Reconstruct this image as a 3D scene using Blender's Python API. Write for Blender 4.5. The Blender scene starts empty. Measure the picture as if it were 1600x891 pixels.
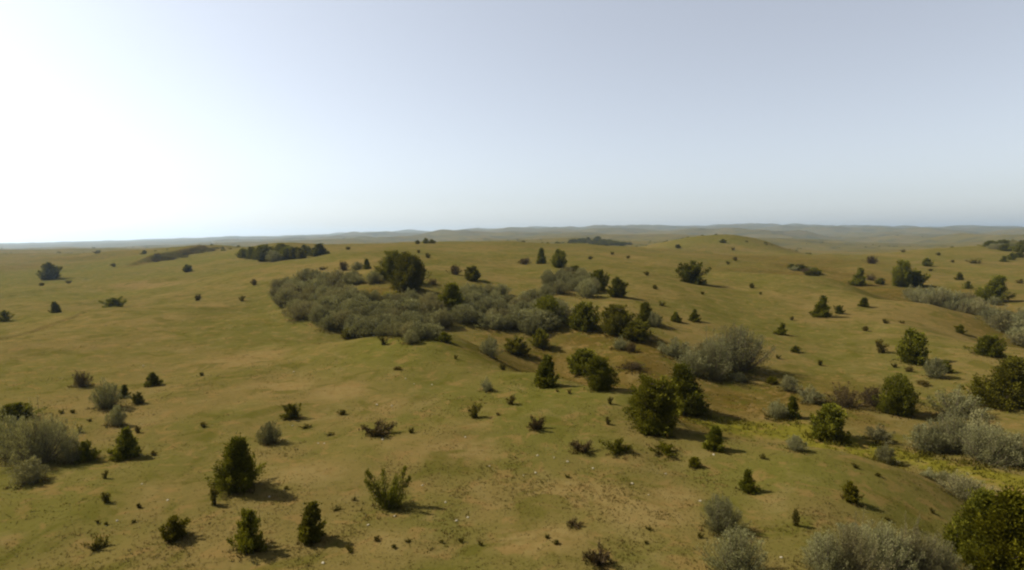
import bpy, math, random
import numpy as np

# ------------------------------------------------------------------ camera, sky, sun, exposure
scene = bpy.context.scene
col = scene.collection
CAM_H = 12.0
PITCH = math.atan((445.5 - 372.0) / 880.0)
ROLL = math.atan(0.008)
cam_data = bpy.data.cameras.new('camera')
cam = bpy.data.objects.new('camera', cam_data)
col.objects.link(cam)
cam_data.sensor_fit = 'HORIZONTAL'
cam_data.sensor_width = 36.0
cam_data.lens = 36.0 * 880.0 / 1600.0
cam_data.clip_start = 0.1
cam_data.clip_end = 40000.0
cam.location = (0.0, 0.0, CAM_H)
from mathutils import Matrix, Vector
_f = Vector((0, math.cos(PITCH), -math.sin(PITCH)))
_u0 = Vector((0, math.sin(PITCH), math.cos(PITCH)))
_r0 = Vector((1, 0, 0))
_u = _u0 * math.cos(ROLL) + _r0 * math.sin(ROLL)
_r = _r0 * math.cos(ROLL) - _u0 * math.sin(ROLL)
cam.rotation_euler = Matrix((( _r.x, _u.x, -_f.x), (_r.y, _u.y, -_f.y), (_r.z, _u.z, -_f.z))).to_euler()
scene.camera = cam

SUN_EL = math.radians(43.0)
SUN_AZ = math.radians(-73.0)            # from the view direction (+Y), to the left
world = bpy.data.worlds.new('World')
scene.world = world
world.use_nodes = True
wn = world.node_tree
bg = wn.nodes['Background']
sky = wn.nodes.new('ShaderNodeTexSky')
sky.sky_type = 'NISHITA'
sky.sun_disc = False
sky.sun_elevation = SUN_EL
sky.sun_rotation = SUN_AZ
sky.altitude = 800.0
sky.air_density = 1.0
sky.dust_density = 2.3
sky.ozone_density = 1.0
hs = wn.nodes.new('ShaderNodeHueSaturation')          # dusty summer air: paler than a clear sky
hs.inputs['Saturation'].default_value = 0.48
wn.links.new(sky.outputs[0], hs.inputs['Color'])
veil = wn.nodes.new('ShaderNodeMix'); veil.data_type = 'RGBA'; veil.blend_type = 'ADD'
veil.inputs[0].default_value = 1.0
veil.inputs[7].default_value = (0.84, 0.84, 0.90, 1.0)  # even veil of light scattered more than once
wn.links.new(hs.outputs[0], veil.inputs[6])
wn.links.new(veil.outputs[2], bg.inputs[0])
bg.inputs[1].default_value = 0.064

sl = bpy.data.lights.new('sun', 'SUN')
sl.energy = 5.0
sl.angle = math.radians(0.6)
sl.color = (1.0, 0.93, 0.80)
sun = bpy.data.objects.new('sun', sl)
col.objects.link(sun)
_sd = Vector((math.sin(SUN_AZ) * math.cos(SUN_EL), math.cos(SUN_AZ) * math.cos(SUN_EL), math.sin(SUN_EL)))
sun.rotation_euler = _sd.to_track_quat('Z', 'Y').to_euler()

vs = scene.view_settings
vs.view_transform = 'Standard'
vs.look = 'None'
vs.exposure = 1.1
vs.gamma = 1.0
vs.use_curve_mapping = False
scene.render.engine = 'CYCLES'
scene.cycles.filter_width = 2.2
scene.cycles.max_bounces = 6
scene.cycles.volume_bounces = 1
scene.cycles.use_denoising = True
HAZE_DENSITY = 0.000115

# ------------------------------------------------------------------ the lie of the land
# ground points set from image pixels at assumed distances (x, y, z in metres; the drone hovers over the origin)
GROUND_PTS = np.array([
    (-18.72, 19.58, 0.1), (-23.9, 25.3, 0.09), (-30.08, 32.11, -0.02), (-43.25, 46.67, 0.08), (-57.33, 62.26, 0.47), (-63.69, 69.26, 0.22),
    (-72.78, 79.2, -0.92), (-90.95, 99.24, -1.32), (-116.39, 127.36, -0.99), (-150, 164.52, -0.63), (-195.41, 214.8, 0.65), (-272.62, 300.2, 1.94),
    (-381.63, 420.64, 2.2), (-590.59, 651.24, -0.22), (-999.45, 1102.21, -7.43), (-1635.44, 1803.87, -16.74), (-4724.24, 5215.1, -23.93), (-8631.12, 9524.45, -91.3),
    (-7.6, 7.95, 0.05), (-3.46, 3.61, 0), (-15.22, 19.58, 0.07), (-19.43, 25.29, 0.05), (-24.45, 32.11, -0.06), (-35.52, 47.16, -0.11),
    (-50.28, 67.25, 0.23), (-67.99, 91.36, 0.46), (-81.28, 109.3, -0.93), (-103.43, 139.36, -1.44), (-136.63, 184.6, -0.53), (-214.1, 290.16, 1.88),
    (-332.18, 450.72, 1.91), (-516.69, 701.46, 0.27), (-885.74, 1202.67, -6.08), (-1476.18, 2004.92, -12.46), (-3837.57, 5217.96, 10.22), (-7011.25, 9529.66, -28.9),
    (-6.75, 8.68, 0.04), (-3.07, 3.95, 0), (-11.73, 19.57, 0.04), (-15.02, 25.39, -0.03), (-18.83, 32.1, -0.11), (-27.34, 47.15, -0.18),
    (-36.99, 64.22, -0.07), (-51.17, 89.34, 0.38), (-73.87, 129.48, 0.37), (-99.4, 174.72, 1.3), (-136.28, 240.06, 2.76), (-170.31, 300.51, 5.54),
    (-204.34, 360.95, 8.33), (-283.83, 501.03, 3.51), (-510.89, 902.03, -1.25), (-851.43, 1503.8, -4.99), (-2951.02, 5219.58, 29.65), (-5391.6, 9532.63, 6.6),
    (-5.65, 9.44, 0.02), (-2.57, 4.29, 0), (-8.66, 19.48, 0.08), (-11.14, 25.38, -0.06), (-13.95, 32.1, -0.15), (-20.25, 47.15, -0.23),
    (-31.16, 73.24, -0.15), (-38.29, 90.35, 0.45), (-42.51, 100.24, -1.27), (-48.79, 115.45, 0.57), (-55.49, 131.65, 2.28), (-75.62, 180.03, 4.86),
    (-92.4, 220.35, 7.01), (-113.37, 270.68, 8.93), (-159.58, 380.75, 5.1), (-293.95, 701.51, 0.87), (-587.85, 1403.55, -3.92), (-2182.7, 5220.79, 44.14),
    (-3987.93, 9534.84, 33.06), (-4.47, 10.05, 0.04), (-2.03, 4.57, 0), (-5.62, 19.38, 0.11), (-7.22, 25.28, -0.05), (-8.94, 31.61, -0),
    (-12.88, 46.16, -0.03), (-16.14, 58.25, 0.57), (-17.5, 63.28, 0.69), (-19.42, 70.16, -1.03), (-21.86, 79.32, 0.58), (-25.65, 93.56, 2.84),
    (-29.98, 109.8, 5.01), (-40.85, 150.08, 6.72), (-57.17, 210.37, 7.7), (-76.2, 280.73, 9.12), (-108.88, 400.82, 5.17), (-217.74, 801.87, 1.05),
    (-408.18, 1504.36, 1.67), (-1414.35, 5222.25, 61.57), (-2584.22, 9537.5, 64.9), (-3.06, 10.56, 0.06), (-1.39, 4.8, 0), (-2.38, 19.28, 0.15),
    (-3.03, 25.09, 0.01), (-3.75, 31.41, 0.03), (-5.35, 45.66, 0.04), (-6.42, 55.26, 0.76), (-7.2, 62.33, 1.36), (-8.12, 70.18, -0.8),
    (-9.13, 79.29, 0.11), (-10.59, 92.47, 1.76), (-12.49, 109.68, 3.63), (-17, 149.99, 5.68), (-24.89, 220.41, 7.71), (-33.91, 300.9, 10.23),
    (-48.62, 431.04, 6.55), (-101.74, 902.44, 3.64), (-169.5, 1504.77, 6.56), (-586.94, 5223.42, 75.58), (-1072.6, 9539.64, 90.51), (-1.35, 10.92, 0.07),
    (-0.61, 4.96, 0), (1.06, 19.09, 0.24), (1.4, 25.09, -0.02), (1.74, 31.12, 0.1), (2.15, 38.15, 0.15), (2.55, 45.17, 0.1),
    (2.78, 49.18, 0.09), (3.16, 55.98, -2.61), (3.61, 63.95, -3.34), (4.32, 76.11, -1.81), (5.2, 91.38, 0.71), (6.71, 117.65, 2.86),
    (9.43, 164.98, 4.82), (13.76, 240.42, 7), (17.79, 310.8, 8.7), (24.09, 420.89, 5.15), (37.3, 651.56, 3.61), (57.43, 1002.88, 4.75),
    (91.95, 1605.21, 7.65), (299.58, 5224.79, 92.07), (547.01, 9542.15, 120.63), (0.61, 10.98, 0.12), (0.28, 4.99, 0), (4.46, 19.08, 0.21),
    (5.78, 24.89, 0.03), (7.2, 31.11, 0.06), (8.91, 38.63, -0.06), (9.71, 42.17, 0.24), (11.27, 48.89, -3.38), (12.87, 55.93, -3.21),
    (14.93, 65.05, -2.17), (17.67, 77.17, -1.21), (21.11, 92.36, 0.46), (27.28, 119.63, 2.54), (40.97, 179.95, 3.93), (61.49, 270.36, 5.09),
    (79.73, 350.7, 5.82), (113.88, 500.81, 0.9), (164.02, 721.44, -0.72), (250.66, 1102.94, 1.28), (387.5, 1705.82, 10.84), (1186.08, 5225.92, 105.61),
    (2166.58, 9544.22, 145.37), (2.51, 10.71, 0.1), (1.14, 4.87, 0), (7.19, 19.08, 0.19), (8.94, 23.88, -0.09), (10.65, 28.57, -0.38),
    (12.83, 34.58, -0.48), (15.17, 40.82, -3.86), (17.72, 47.79, -4.57), (20.27, 54.81, -4.52), (23.19, 62.89, -3.98), (27.2, 74.02, -2.91),
    (34.51, 94.25, -0.97), (47.27, 129.46, 0.14), (67.31, 184.76, 1.41), (98.29, 270.13, 2.35), (123.78, 340.3, 1.39), (143.86, 395.94, 6.83),
    (157.4, 433.64, 13.68), (196.63, 540.83, -0.57), (291.34, 801.61, -2.1), (473.53, 1303.72, 2.34), (728.66, 2007.24, 15.26), (1895.13, 5225.21, 97.01),
    (3461.95, 9542.91, 129.66), (3.88, 10.29, 0.09), (1.76, 4.68, 0), (11.28, 19.08, 0.16), (13.1, 22.27, -0.14), (15.55, 26.58, -0.21),
    (18.67, 32.06, -0.59), (21.49, 36.83, -3.58), (24.9, 42.8, -4.24), (28.88, 49.82, -4.29), (34, 58.84, -4.44), (41.4, 71.89, -4.29),
    (52.78, 92.07, -2.95), (65.31, 114.29, -1.28), (80.69, 141.59, 1.23), (93.74, 164.26, -3.7), (107.98, 189.55, -1.34), (142.13, 249.92, 0.68),
    (170.58, 300.16, 1.47), (227.42, 400.07, -3.85), (369.59, 650.42, -10.08), (568.68, 1001.5, -11.78), (966.92, 1704.31, -7.26), (1479.06, 2609.05, 11.99),
    (2958.78, 5224.99, 94.42), (5405.15, 9542.51, 124.93), (5.6, 9.47, 0.08), (2.54, 4.3, 0), (15.79, 20.51, -0.76), (19.86, 25.99, -1.24),
    (23.18, 30.48, -1.49), (26.49, 34.78, -4.11), (30.18, 39.78, -4.35), (35.36, 46.79, -4.48), (42.01, 55.83, -4.34), (53.11, 70.94, -3.75),
    (65.68, 88.06, -2.94), (81.22, 109.26, -1.48), (93.01, 124.89, -6.58), (103.36, 138.98, -6.1), (110.77, 149.13, -4.68), (132.96, 179.38, -2.92),
    (181.03, 244.81, -0.54), (229.11, 310.22, 1.75), (266.09, 360.53, 3.36), (354.75, 480.39, -3.33), (517.38, 700.84, -7.18), (813.09, 1102.04, -9.43),
    (1404.6, 1905.32, -3.5), (2070.14, 2809.96, 14.53), (3845.02, 5223.42, 75.58), (7024.25, 9539.64, 90.51), (6.71, 8.72, -0.38), (3.05, 3.96, 0),
    (21.72, 22.89, -2.28), (24.45, 25.86, -2.81), (28.08, 29.83, -3.25), (32.63, 34.82, -3.67), (38.08, 40.82, -3.9), (46.27, 49.85, -3.85),
    (56.28, 60.9, -3.75), (63.56, 68.96, -3.41), (67.2, 72.98, -3.28), (77.18, 83.77, -6.33), (86.29, 93.85, -5.69), (101.76, 110.97, -5.05),
    (136.34, 149.18, -4.03), (186.4, 204.56, -1.79), (250.11, 275.06, 1.29), (318.36, 350.58, 4.31), (382.06, 420.93, 5.63), (545.77, 601.04, -0.5),
    (909.68, 1002.31, -2.04), (1455.54, 1604.3, -3.22), (2274.46, 2508.61, 10.86), (4731.3, 5222.33, 62.63), (8643.43, 9537.66, 66.84), (7.57, 7.98, -1.14),
    (3.44, 3.63, 0), (-24.54, 19.58, 0.12), (-31.34, 25.3, 0.11), (-39.45, 32.11, 0.02), (-56.74, 46.67, 0.13), (-75.22, 62.26, 0.54),
    (-83.57, 69.27, 0.3), (-95.51, 79.21, -0.83), (-119.36, 99.25, -1.2), (-152.75, 127.37, -0.84), (-196.87, 164.54, -0.44), (-256.49, 214.82, 0.9),
    (-357.84, 300.23, 2.28), (-500.95, 420.68, 2.68), (-775.25, 651.3, 0.52), (-1311.95, 1102.31, -6.19), (-2146.81, 1804.04, -14.71), (-6201.51, 5215.6, -18.04),
    (-11330, 9525.35, -80.54), (-8.6, 6.86, 0.06), (-3.91, 3.12, 0), (28.54, 22.88, -2.39), (32.12, 25.85, -2.93), (36.89, 29.82, -3.39),
    (42.85, 34.8, -3.83), (50.01, 40.8, -4.09), (60.76, 49.83, -4.08), (73.89, 60.88, -4.04), (83.45, 68.93, -3.73), (88.22, 72.95, -3.62),
    (101.33, 83.73, -6.71), (113.27, 93.82, -6.12), (133.57, 110.92, -5.55), (178.95, 149.13, -4.71), (244.63, 204.48, -2.72), (328.22, 274.96, 0.04),
    (417.79, 350.44, 2.72), (501.37, 420.77, 3.72), (716.21, 600.82, -3.22), (1193.74, 1001.93, -6.57), (1910.04, 1603.69, -10.47), (2984.62, 2507.66, -0.46),
    (6208.44, 5220.37, 39.07), (11342, 9534.06, 23.81), (8.58, 6.88, -1.19), (3.9, 3.13, 0), (103.8, 701.57, 1.66), (140.95, 953.03, 8.73),
    (177.97, 1203.04, -1.65), (119, 419.14, 8.21), (189.95, 429.28, 9.52), (209.83, 410.32, -1.28), (255.87, 500.15, -7.03), (99.24, 415.67, 2.75),
    (949.8, 5226.82, 116.33), (2663.47, 5226.66, 114.44), (1481.46, 5224.99, 94.42),
])
#
def _uv(x, y):
    r = np.hypot(x, y)
    return np.arctan2(x, y) * 1.1, np.log(np.maximum(r, 3.0)), r
def _ker(a, b):
    q = a * a + b * b
    return 0.5 * q * np.log(q + 1e-12)
_su, _sv, _sr = _uv(GROUND_PTS[:, 0], GROUND_PTS[:, 1])
_n = len(_su)
_Q = np.c_[np.ones(_n), _su, _sv]
_A = np.block([[_ker(_su[:, None] - _su, _sv[:, None] - _sv) + 2e-4 * np.eye(_n), _Q], [_Q.T, np.zeros((3, 3))]])
_C = np.linalg.solve(_A, np.r_[(GROUND_PTS[:, 2] - CAM_H) / np.maximum(_sr, 3.0), 0, 0, 0])
def land(x, y):
    u, v, r = _uv(x, y)
    u = np.clip(u, -1.0, 1.0)
    out = np.empty(len(u))
    for i in range(0, len(u), 20000):
        j = slice(i, i + 20000)
        out[j] = _ker(u[j, None] - _su, v[j, None] - _sv) @ _C[:-3] + _C[-3] + _C[-2] * u[j] + _C[-1] * v[j]
    return CAM_H + out * np.maximum(r, 3.0)
def _hash(ix, iy, s):
    h = (ix.astype(np.int64) * 374761393 + iy.astype(np.int64) * 668265263 + s * 974634777) & 0xffffffff
    h = ((h ^ (h >> 13)) * 1274126177) & 0xffffffff
    return ((h ^ (h >> 16)) & 0xffff) / 65535.0 * 2 - 1
def noise(x, y, s=0):
    ix, iy = np.floor(x), np.floor(y)
    fx, fy = x - ix, y - iy
    fx = fx * fx * fx * (fx * (fx * 6 - 15) + 10); fy = fy * fy * fy * (fy * (fy * 6 - 15) + 10)
    a, b = _hash(ix, iy, s), _hash(ix + 1, iy, s)
    c, d = _hash(ix, iy + 1, s), _hash(ix + 1, iy + 1, s)
    return (a + (b - a) * fx) * (1 - fy) + (c + (d - c) * fx) * fy
def sstep(a, b, x):
    t = np.clip((x - a) / (b - a), 0, 1)
    return t * t * (3 - 2 * t)
TRACKS = [np.array(t) for t in [[(-59.94, 60.52), (-62.4, 67.85), (-67.61, 79.59), (-68.19, 87.52), (-75.46, 104.68), (-75.43, 112.76), (-68.51, 115.28)], [(-82.4, 92.77), (-82.52, 97.35), (-79.66, 100.84), (-80.58, 110.06)]]]
BANK = [(-164.29, 250.29), (-167.13, 282.3), (-178.17, 336.1)]
def line_dist(x, y, pl):
    best = np.full(len(x), 1e9)
    for (ax, ay), (bx, by) in zip(pl[:-1], pl[1:]):
        dx, dy = bx - ax, by - ay
        t = np.clip(((x - ax) * dx + (y - ay) * dy) / (dx * dx + dy * dy), 0, 1)
        best = np.minimum(best, np.hypot(x - ax - t * dx, y - ay - t * dy))
    return best
def ground_z(x, y):
    x = np.atleast_1d(np.asarray(x, float)); y = np.atleast_1d(np.asarray(y, float))
    r = np.hypot(x, y)
    z = land(x, y)
    z = z + 0.17 * noise(x / 6.3, y / 6.3, 1) + 0.055 * noise(x / 2.1, y / 2.1, 2)
    z = z + 0.5 * sstep(45, 160, r) * noise(x / 19.0, y / 23.0, 4) + 0.25 * sstep(60, 150, r) * noise(x / 8.5, y / 8.5, 9)
    z = z + 1.1 * sstep(110, 220, r) * sstep(-30, -110, x) * noise(x / 38.0, y / 55.0, 11) + 3.0 * sstep(350, 900, r) * noise(x / 90.0, y / 90.0, 5)
    far = sstep(700, 2400, r) * (0.25 + 0.75 * sstep(-0.62, -0.15, x / np.maximum(r, 1.0)))   # the far left is a plain
    rid = 1 - np.abs(noise(x / 520.0, y / 700.0, 6))
    z = z + far * (30 * (rid - 0.75) + 20 * noise(x / 260.0, y / 260.0, 7) + 9 * noise(x / 110.0, y / 110.0, 8))
    bk_ = (np.hypot(x - BANK[1][0], y - BANK[1][1]) < 140)
    if bk_.any():                                # eroded cut bank on the far left hill
        (ax, ay), (bx, by) = BANK[0], BANK[2]
        L_ = math.hypot(bx - ax, by - ay); ux, uy = (bx - ax) / L_, (by - ay) / L_
        xa, ya = x[bk_] - ax, y[bk_] - ay
        al = xa * ux + ya * uy
        s = xa * uy - ya * ux + 2.0 * noise(al / 11.0, al * 0 + 3.3, 41)     # > 0 on the side towards the drone
        win = sstep(-12, 14, al) * sstep(L_ + 10, L_ - 12, al)
        z[bk_] += win * np.where(s < 0, 2.6 * np.exp(-np.abs(s) / 30.0), 0) * sstep(0, -2.2, s) - win * 0.7 * np.exp(-(np.maximum(s, 0) / 6.0)) * (s >= 0)
    near = r < 400
    if near.any():
        for t in TRACKS:
            d = line_dist(x[near], y[near], t)
            z[near] -= 0.40 * np.exp(-(d / 0.5) ** 2)
    return z

# ------------------------------------------------------------------ helpers
def tag(o, label=None, cat=None, group=None, kind=None):
    if label: o['label'] = label
    if cat: o['category'] = cat
    if group: o['group'] = group
    if kind: o['kind'] = kind
    return o
def mesh_np(name, v, faces, nside, attrs=None, smooth=False, mat=None):
    """one mesh from arrays; all faces have nside corners"""
    me = bpy.data.meshes.new(name)
    v = np.ascontiguousarray(v, dtype=np.float32); f = np.ascontiguousarray(faces, dtype=np.int32)
    me.vertices.add(len(v)); me.vertices.foreach_set('co', v.ravel())
    me.loops.add(f.size); me.loops.foreach_set('vertex_index', f.ravel())
    me.polygons.add(len(f)); me.polygons.foreach_set('loop_start', np.arange(len(f), dtype=np.int32) * nside)
    me.polygons.foreach_set('use_smooth', np.full(len(f), smooth))
    for k, a in (attrs or {}).items():
        if a.ndim == 2:
            at = me.attributes.new(k, 'FLOAT_COLOR', 'POINT')
            at.data.foreach_set('color', np.ascontiguousarray(np.c_[a, np.ones(len(a))], dtype=np.float32).ravel())
        else:
            at = me.attributes.new(k, 'FLOAT', 'POINT')
            at.data.foreach_set('value', np.ascontiguousarray(a, dtype=np.float32))
    me.update(calc_edges=True)
    if mat: me.materials.append(mat)
    return me

class Mat:
    """small node helper"""
    def __init__(s, name, rough=0.95):
        s.m = bpy.data.materials.new(name); s.m.use_nodes = True
        s.t = s.m.node_tree; s.b = s.t.nodes['Principled BSDF']
        s.b.inputs['Roughness'].default_value = rough
        s.b.inputs['Specular IOR Level'].default_value = 0.08
    def n(s, typ, **kw):
        x = s.t.nodes.new(typ)
        for k, v in kw.items(): setattr(x, k, v)
        return x
    def l(s, a, b): s.t.links.new(a, b)
    def noise(s, scale, detail=3.0, rough=0.55, vec=None, dist=0.0):
        x = s.n('ShaderNodeTexNoise'); x.inputs['Scale'].default_value = scale
        x.inputs['Detail'].default_value = detail; x.inputs['Roughness'].default_value = rough
        x.inputs['Distortion'].default_value = dist
        if vec is not None: s.l(vec, x.inputs['Vector'])
        return x.outputs['Fac']
    def ramp(s, fac, lo, hi):
        x = s.n('ShaderNodeMapRange'); x.interpolation_type = 'SMOOTHSTEP'
        s.l(fac, x.inputs['Value']); x.inputs['From Min'].default_value = lo; x.inputs['From Max'].default_value = hi
        return x.outputs['Result']
    def math(s, op, a, b):
        x = s.n('ShaderNodeMath', operation=op)
        for i, q in enumerate((a, b)):
            if isinstance(q, (int, float)): x.inputs[i].default_value = q
            else: s.l(q, x.inputs[i])
        return x.outputs[0]
    def mix(s, fac, a, b, mode='MIX'):
        x = s.n('ShaderNodeMix', data_type='RGBA', blend_type=mode)
        if isinstance(fac, (int, float)): x.inputs[0].default_value = fac
        else: s.l(fac, x.inputs[0])
        for i, q in ((6, a), (7, b)):
            if isinstance(q, tuple): x.inputs[i].default_value = (*q, 1)
            else: s.l(q, x.inputs[i])
        return x.outputs[2]
    def attr(s, name):
        x = s.n('ShaderNodeAttribute', attribute_name=name); return x

# ------------------------------------------------------------------ ground
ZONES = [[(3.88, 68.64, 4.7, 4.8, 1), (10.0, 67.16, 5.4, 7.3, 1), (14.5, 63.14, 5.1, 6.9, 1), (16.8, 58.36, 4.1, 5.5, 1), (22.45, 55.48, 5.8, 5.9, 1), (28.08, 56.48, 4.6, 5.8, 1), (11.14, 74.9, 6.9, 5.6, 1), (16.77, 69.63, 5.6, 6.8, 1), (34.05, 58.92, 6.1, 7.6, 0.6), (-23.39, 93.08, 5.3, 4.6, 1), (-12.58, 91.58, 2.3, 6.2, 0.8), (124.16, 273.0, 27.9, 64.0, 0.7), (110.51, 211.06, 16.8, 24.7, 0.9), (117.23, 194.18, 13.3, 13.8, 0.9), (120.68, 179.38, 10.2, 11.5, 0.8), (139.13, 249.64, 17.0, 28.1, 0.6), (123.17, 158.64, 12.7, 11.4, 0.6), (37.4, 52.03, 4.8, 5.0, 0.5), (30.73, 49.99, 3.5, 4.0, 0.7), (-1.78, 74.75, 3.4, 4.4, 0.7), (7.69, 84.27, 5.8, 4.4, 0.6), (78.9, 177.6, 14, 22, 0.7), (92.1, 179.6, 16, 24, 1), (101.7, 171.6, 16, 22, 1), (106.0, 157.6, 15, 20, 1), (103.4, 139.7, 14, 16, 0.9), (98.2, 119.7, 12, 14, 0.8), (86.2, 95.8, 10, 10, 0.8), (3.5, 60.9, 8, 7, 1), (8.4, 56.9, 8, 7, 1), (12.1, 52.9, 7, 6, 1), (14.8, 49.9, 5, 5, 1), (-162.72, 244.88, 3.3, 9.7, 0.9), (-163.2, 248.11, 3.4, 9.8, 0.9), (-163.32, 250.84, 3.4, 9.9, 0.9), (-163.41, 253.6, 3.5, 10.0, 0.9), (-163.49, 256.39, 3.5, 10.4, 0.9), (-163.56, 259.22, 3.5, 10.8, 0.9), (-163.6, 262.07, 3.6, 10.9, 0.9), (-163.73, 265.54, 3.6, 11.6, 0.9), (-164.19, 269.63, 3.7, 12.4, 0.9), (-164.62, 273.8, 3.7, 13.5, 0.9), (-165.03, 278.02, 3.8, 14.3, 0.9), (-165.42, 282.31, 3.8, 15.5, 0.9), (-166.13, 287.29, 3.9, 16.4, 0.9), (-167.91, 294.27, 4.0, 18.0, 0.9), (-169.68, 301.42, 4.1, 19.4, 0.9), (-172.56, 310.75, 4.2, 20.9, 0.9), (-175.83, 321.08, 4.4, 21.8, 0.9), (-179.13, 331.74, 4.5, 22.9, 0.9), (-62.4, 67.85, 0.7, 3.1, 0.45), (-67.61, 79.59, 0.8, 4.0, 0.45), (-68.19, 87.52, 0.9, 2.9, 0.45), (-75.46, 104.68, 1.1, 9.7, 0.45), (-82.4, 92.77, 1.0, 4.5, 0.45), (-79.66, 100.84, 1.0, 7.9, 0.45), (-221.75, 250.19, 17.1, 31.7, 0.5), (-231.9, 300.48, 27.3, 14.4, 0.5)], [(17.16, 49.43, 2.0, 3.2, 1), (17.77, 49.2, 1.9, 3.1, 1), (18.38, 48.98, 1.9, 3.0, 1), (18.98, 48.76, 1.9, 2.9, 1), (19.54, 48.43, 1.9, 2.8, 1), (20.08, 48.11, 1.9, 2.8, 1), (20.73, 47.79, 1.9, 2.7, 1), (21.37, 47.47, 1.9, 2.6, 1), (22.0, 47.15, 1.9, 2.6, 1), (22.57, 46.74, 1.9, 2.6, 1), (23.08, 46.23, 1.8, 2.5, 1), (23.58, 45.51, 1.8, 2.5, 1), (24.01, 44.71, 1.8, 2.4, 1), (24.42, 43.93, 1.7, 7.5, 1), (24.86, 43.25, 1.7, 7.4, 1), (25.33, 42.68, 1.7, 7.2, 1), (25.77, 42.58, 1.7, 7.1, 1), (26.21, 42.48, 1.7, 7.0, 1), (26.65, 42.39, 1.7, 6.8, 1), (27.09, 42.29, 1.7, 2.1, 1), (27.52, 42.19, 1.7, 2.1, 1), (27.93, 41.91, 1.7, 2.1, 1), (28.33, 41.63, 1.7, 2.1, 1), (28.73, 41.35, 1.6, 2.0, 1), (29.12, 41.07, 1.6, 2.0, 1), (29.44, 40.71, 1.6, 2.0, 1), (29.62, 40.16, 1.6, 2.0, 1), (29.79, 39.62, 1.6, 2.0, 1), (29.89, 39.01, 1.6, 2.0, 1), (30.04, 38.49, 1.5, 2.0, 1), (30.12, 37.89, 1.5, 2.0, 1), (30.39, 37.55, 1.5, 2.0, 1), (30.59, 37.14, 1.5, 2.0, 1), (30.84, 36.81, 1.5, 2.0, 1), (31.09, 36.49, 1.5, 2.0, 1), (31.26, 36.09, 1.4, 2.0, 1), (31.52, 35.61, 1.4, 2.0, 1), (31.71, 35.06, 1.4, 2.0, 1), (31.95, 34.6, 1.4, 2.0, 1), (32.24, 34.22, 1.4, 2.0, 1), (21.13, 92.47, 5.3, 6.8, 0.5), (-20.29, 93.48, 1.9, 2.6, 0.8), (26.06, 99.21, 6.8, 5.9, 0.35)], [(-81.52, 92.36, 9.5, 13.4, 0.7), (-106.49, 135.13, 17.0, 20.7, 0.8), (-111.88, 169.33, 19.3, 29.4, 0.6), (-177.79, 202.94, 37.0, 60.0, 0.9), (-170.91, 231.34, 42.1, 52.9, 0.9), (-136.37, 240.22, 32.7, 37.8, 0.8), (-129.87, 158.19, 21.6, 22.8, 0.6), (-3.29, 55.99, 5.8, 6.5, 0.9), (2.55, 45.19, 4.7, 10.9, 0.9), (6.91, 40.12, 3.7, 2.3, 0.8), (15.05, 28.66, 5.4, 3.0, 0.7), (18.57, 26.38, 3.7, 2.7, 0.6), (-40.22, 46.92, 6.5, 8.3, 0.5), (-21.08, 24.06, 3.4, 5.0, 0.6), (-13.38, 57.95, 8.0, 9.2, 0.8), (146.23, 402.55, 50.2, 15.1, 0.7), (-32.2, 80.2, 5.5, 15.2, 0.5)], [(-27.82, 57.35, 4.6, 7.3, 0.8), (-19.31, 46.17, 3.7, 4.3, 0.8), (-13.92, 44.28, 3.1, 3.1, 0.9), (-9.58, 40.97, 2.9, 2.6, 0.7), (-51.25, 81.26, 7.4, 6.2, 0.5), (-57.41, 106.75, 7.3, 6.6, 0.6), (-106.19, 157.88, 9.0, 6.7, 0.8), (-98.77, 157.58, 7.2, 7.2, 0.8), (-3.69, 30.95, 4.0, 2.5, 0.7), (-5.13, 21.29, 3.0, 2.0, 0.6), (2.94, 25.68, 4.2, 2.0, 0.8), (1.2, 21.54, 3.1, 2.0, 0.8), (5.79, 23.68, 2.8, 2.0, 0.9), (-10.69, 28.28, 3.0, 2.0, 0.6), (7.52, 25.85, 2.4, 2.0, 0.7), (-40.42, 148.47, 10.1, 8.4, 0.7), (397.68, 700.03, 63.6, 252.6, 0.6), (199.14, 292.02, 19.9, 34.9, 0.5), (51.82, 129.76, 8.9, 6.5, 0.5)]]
def zones(x, y):
    out = np.zeros((len(x), 4))
    for ch, pts in enumerate(ZONES):
        for (px, py, rx, ry, w) in pts:
            m = (np.abs(x - px) < 3 * rx) & (np.abs(y - py) < 3 * ry)
            if m.any():
                q = ((x[m] - px) / rx) ** 2 + ((y[m] - py) / ry) ** 2
                out[m, ch] = np.maximum(out[m, ch], w * np.exp(-q))
    return out
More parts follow.
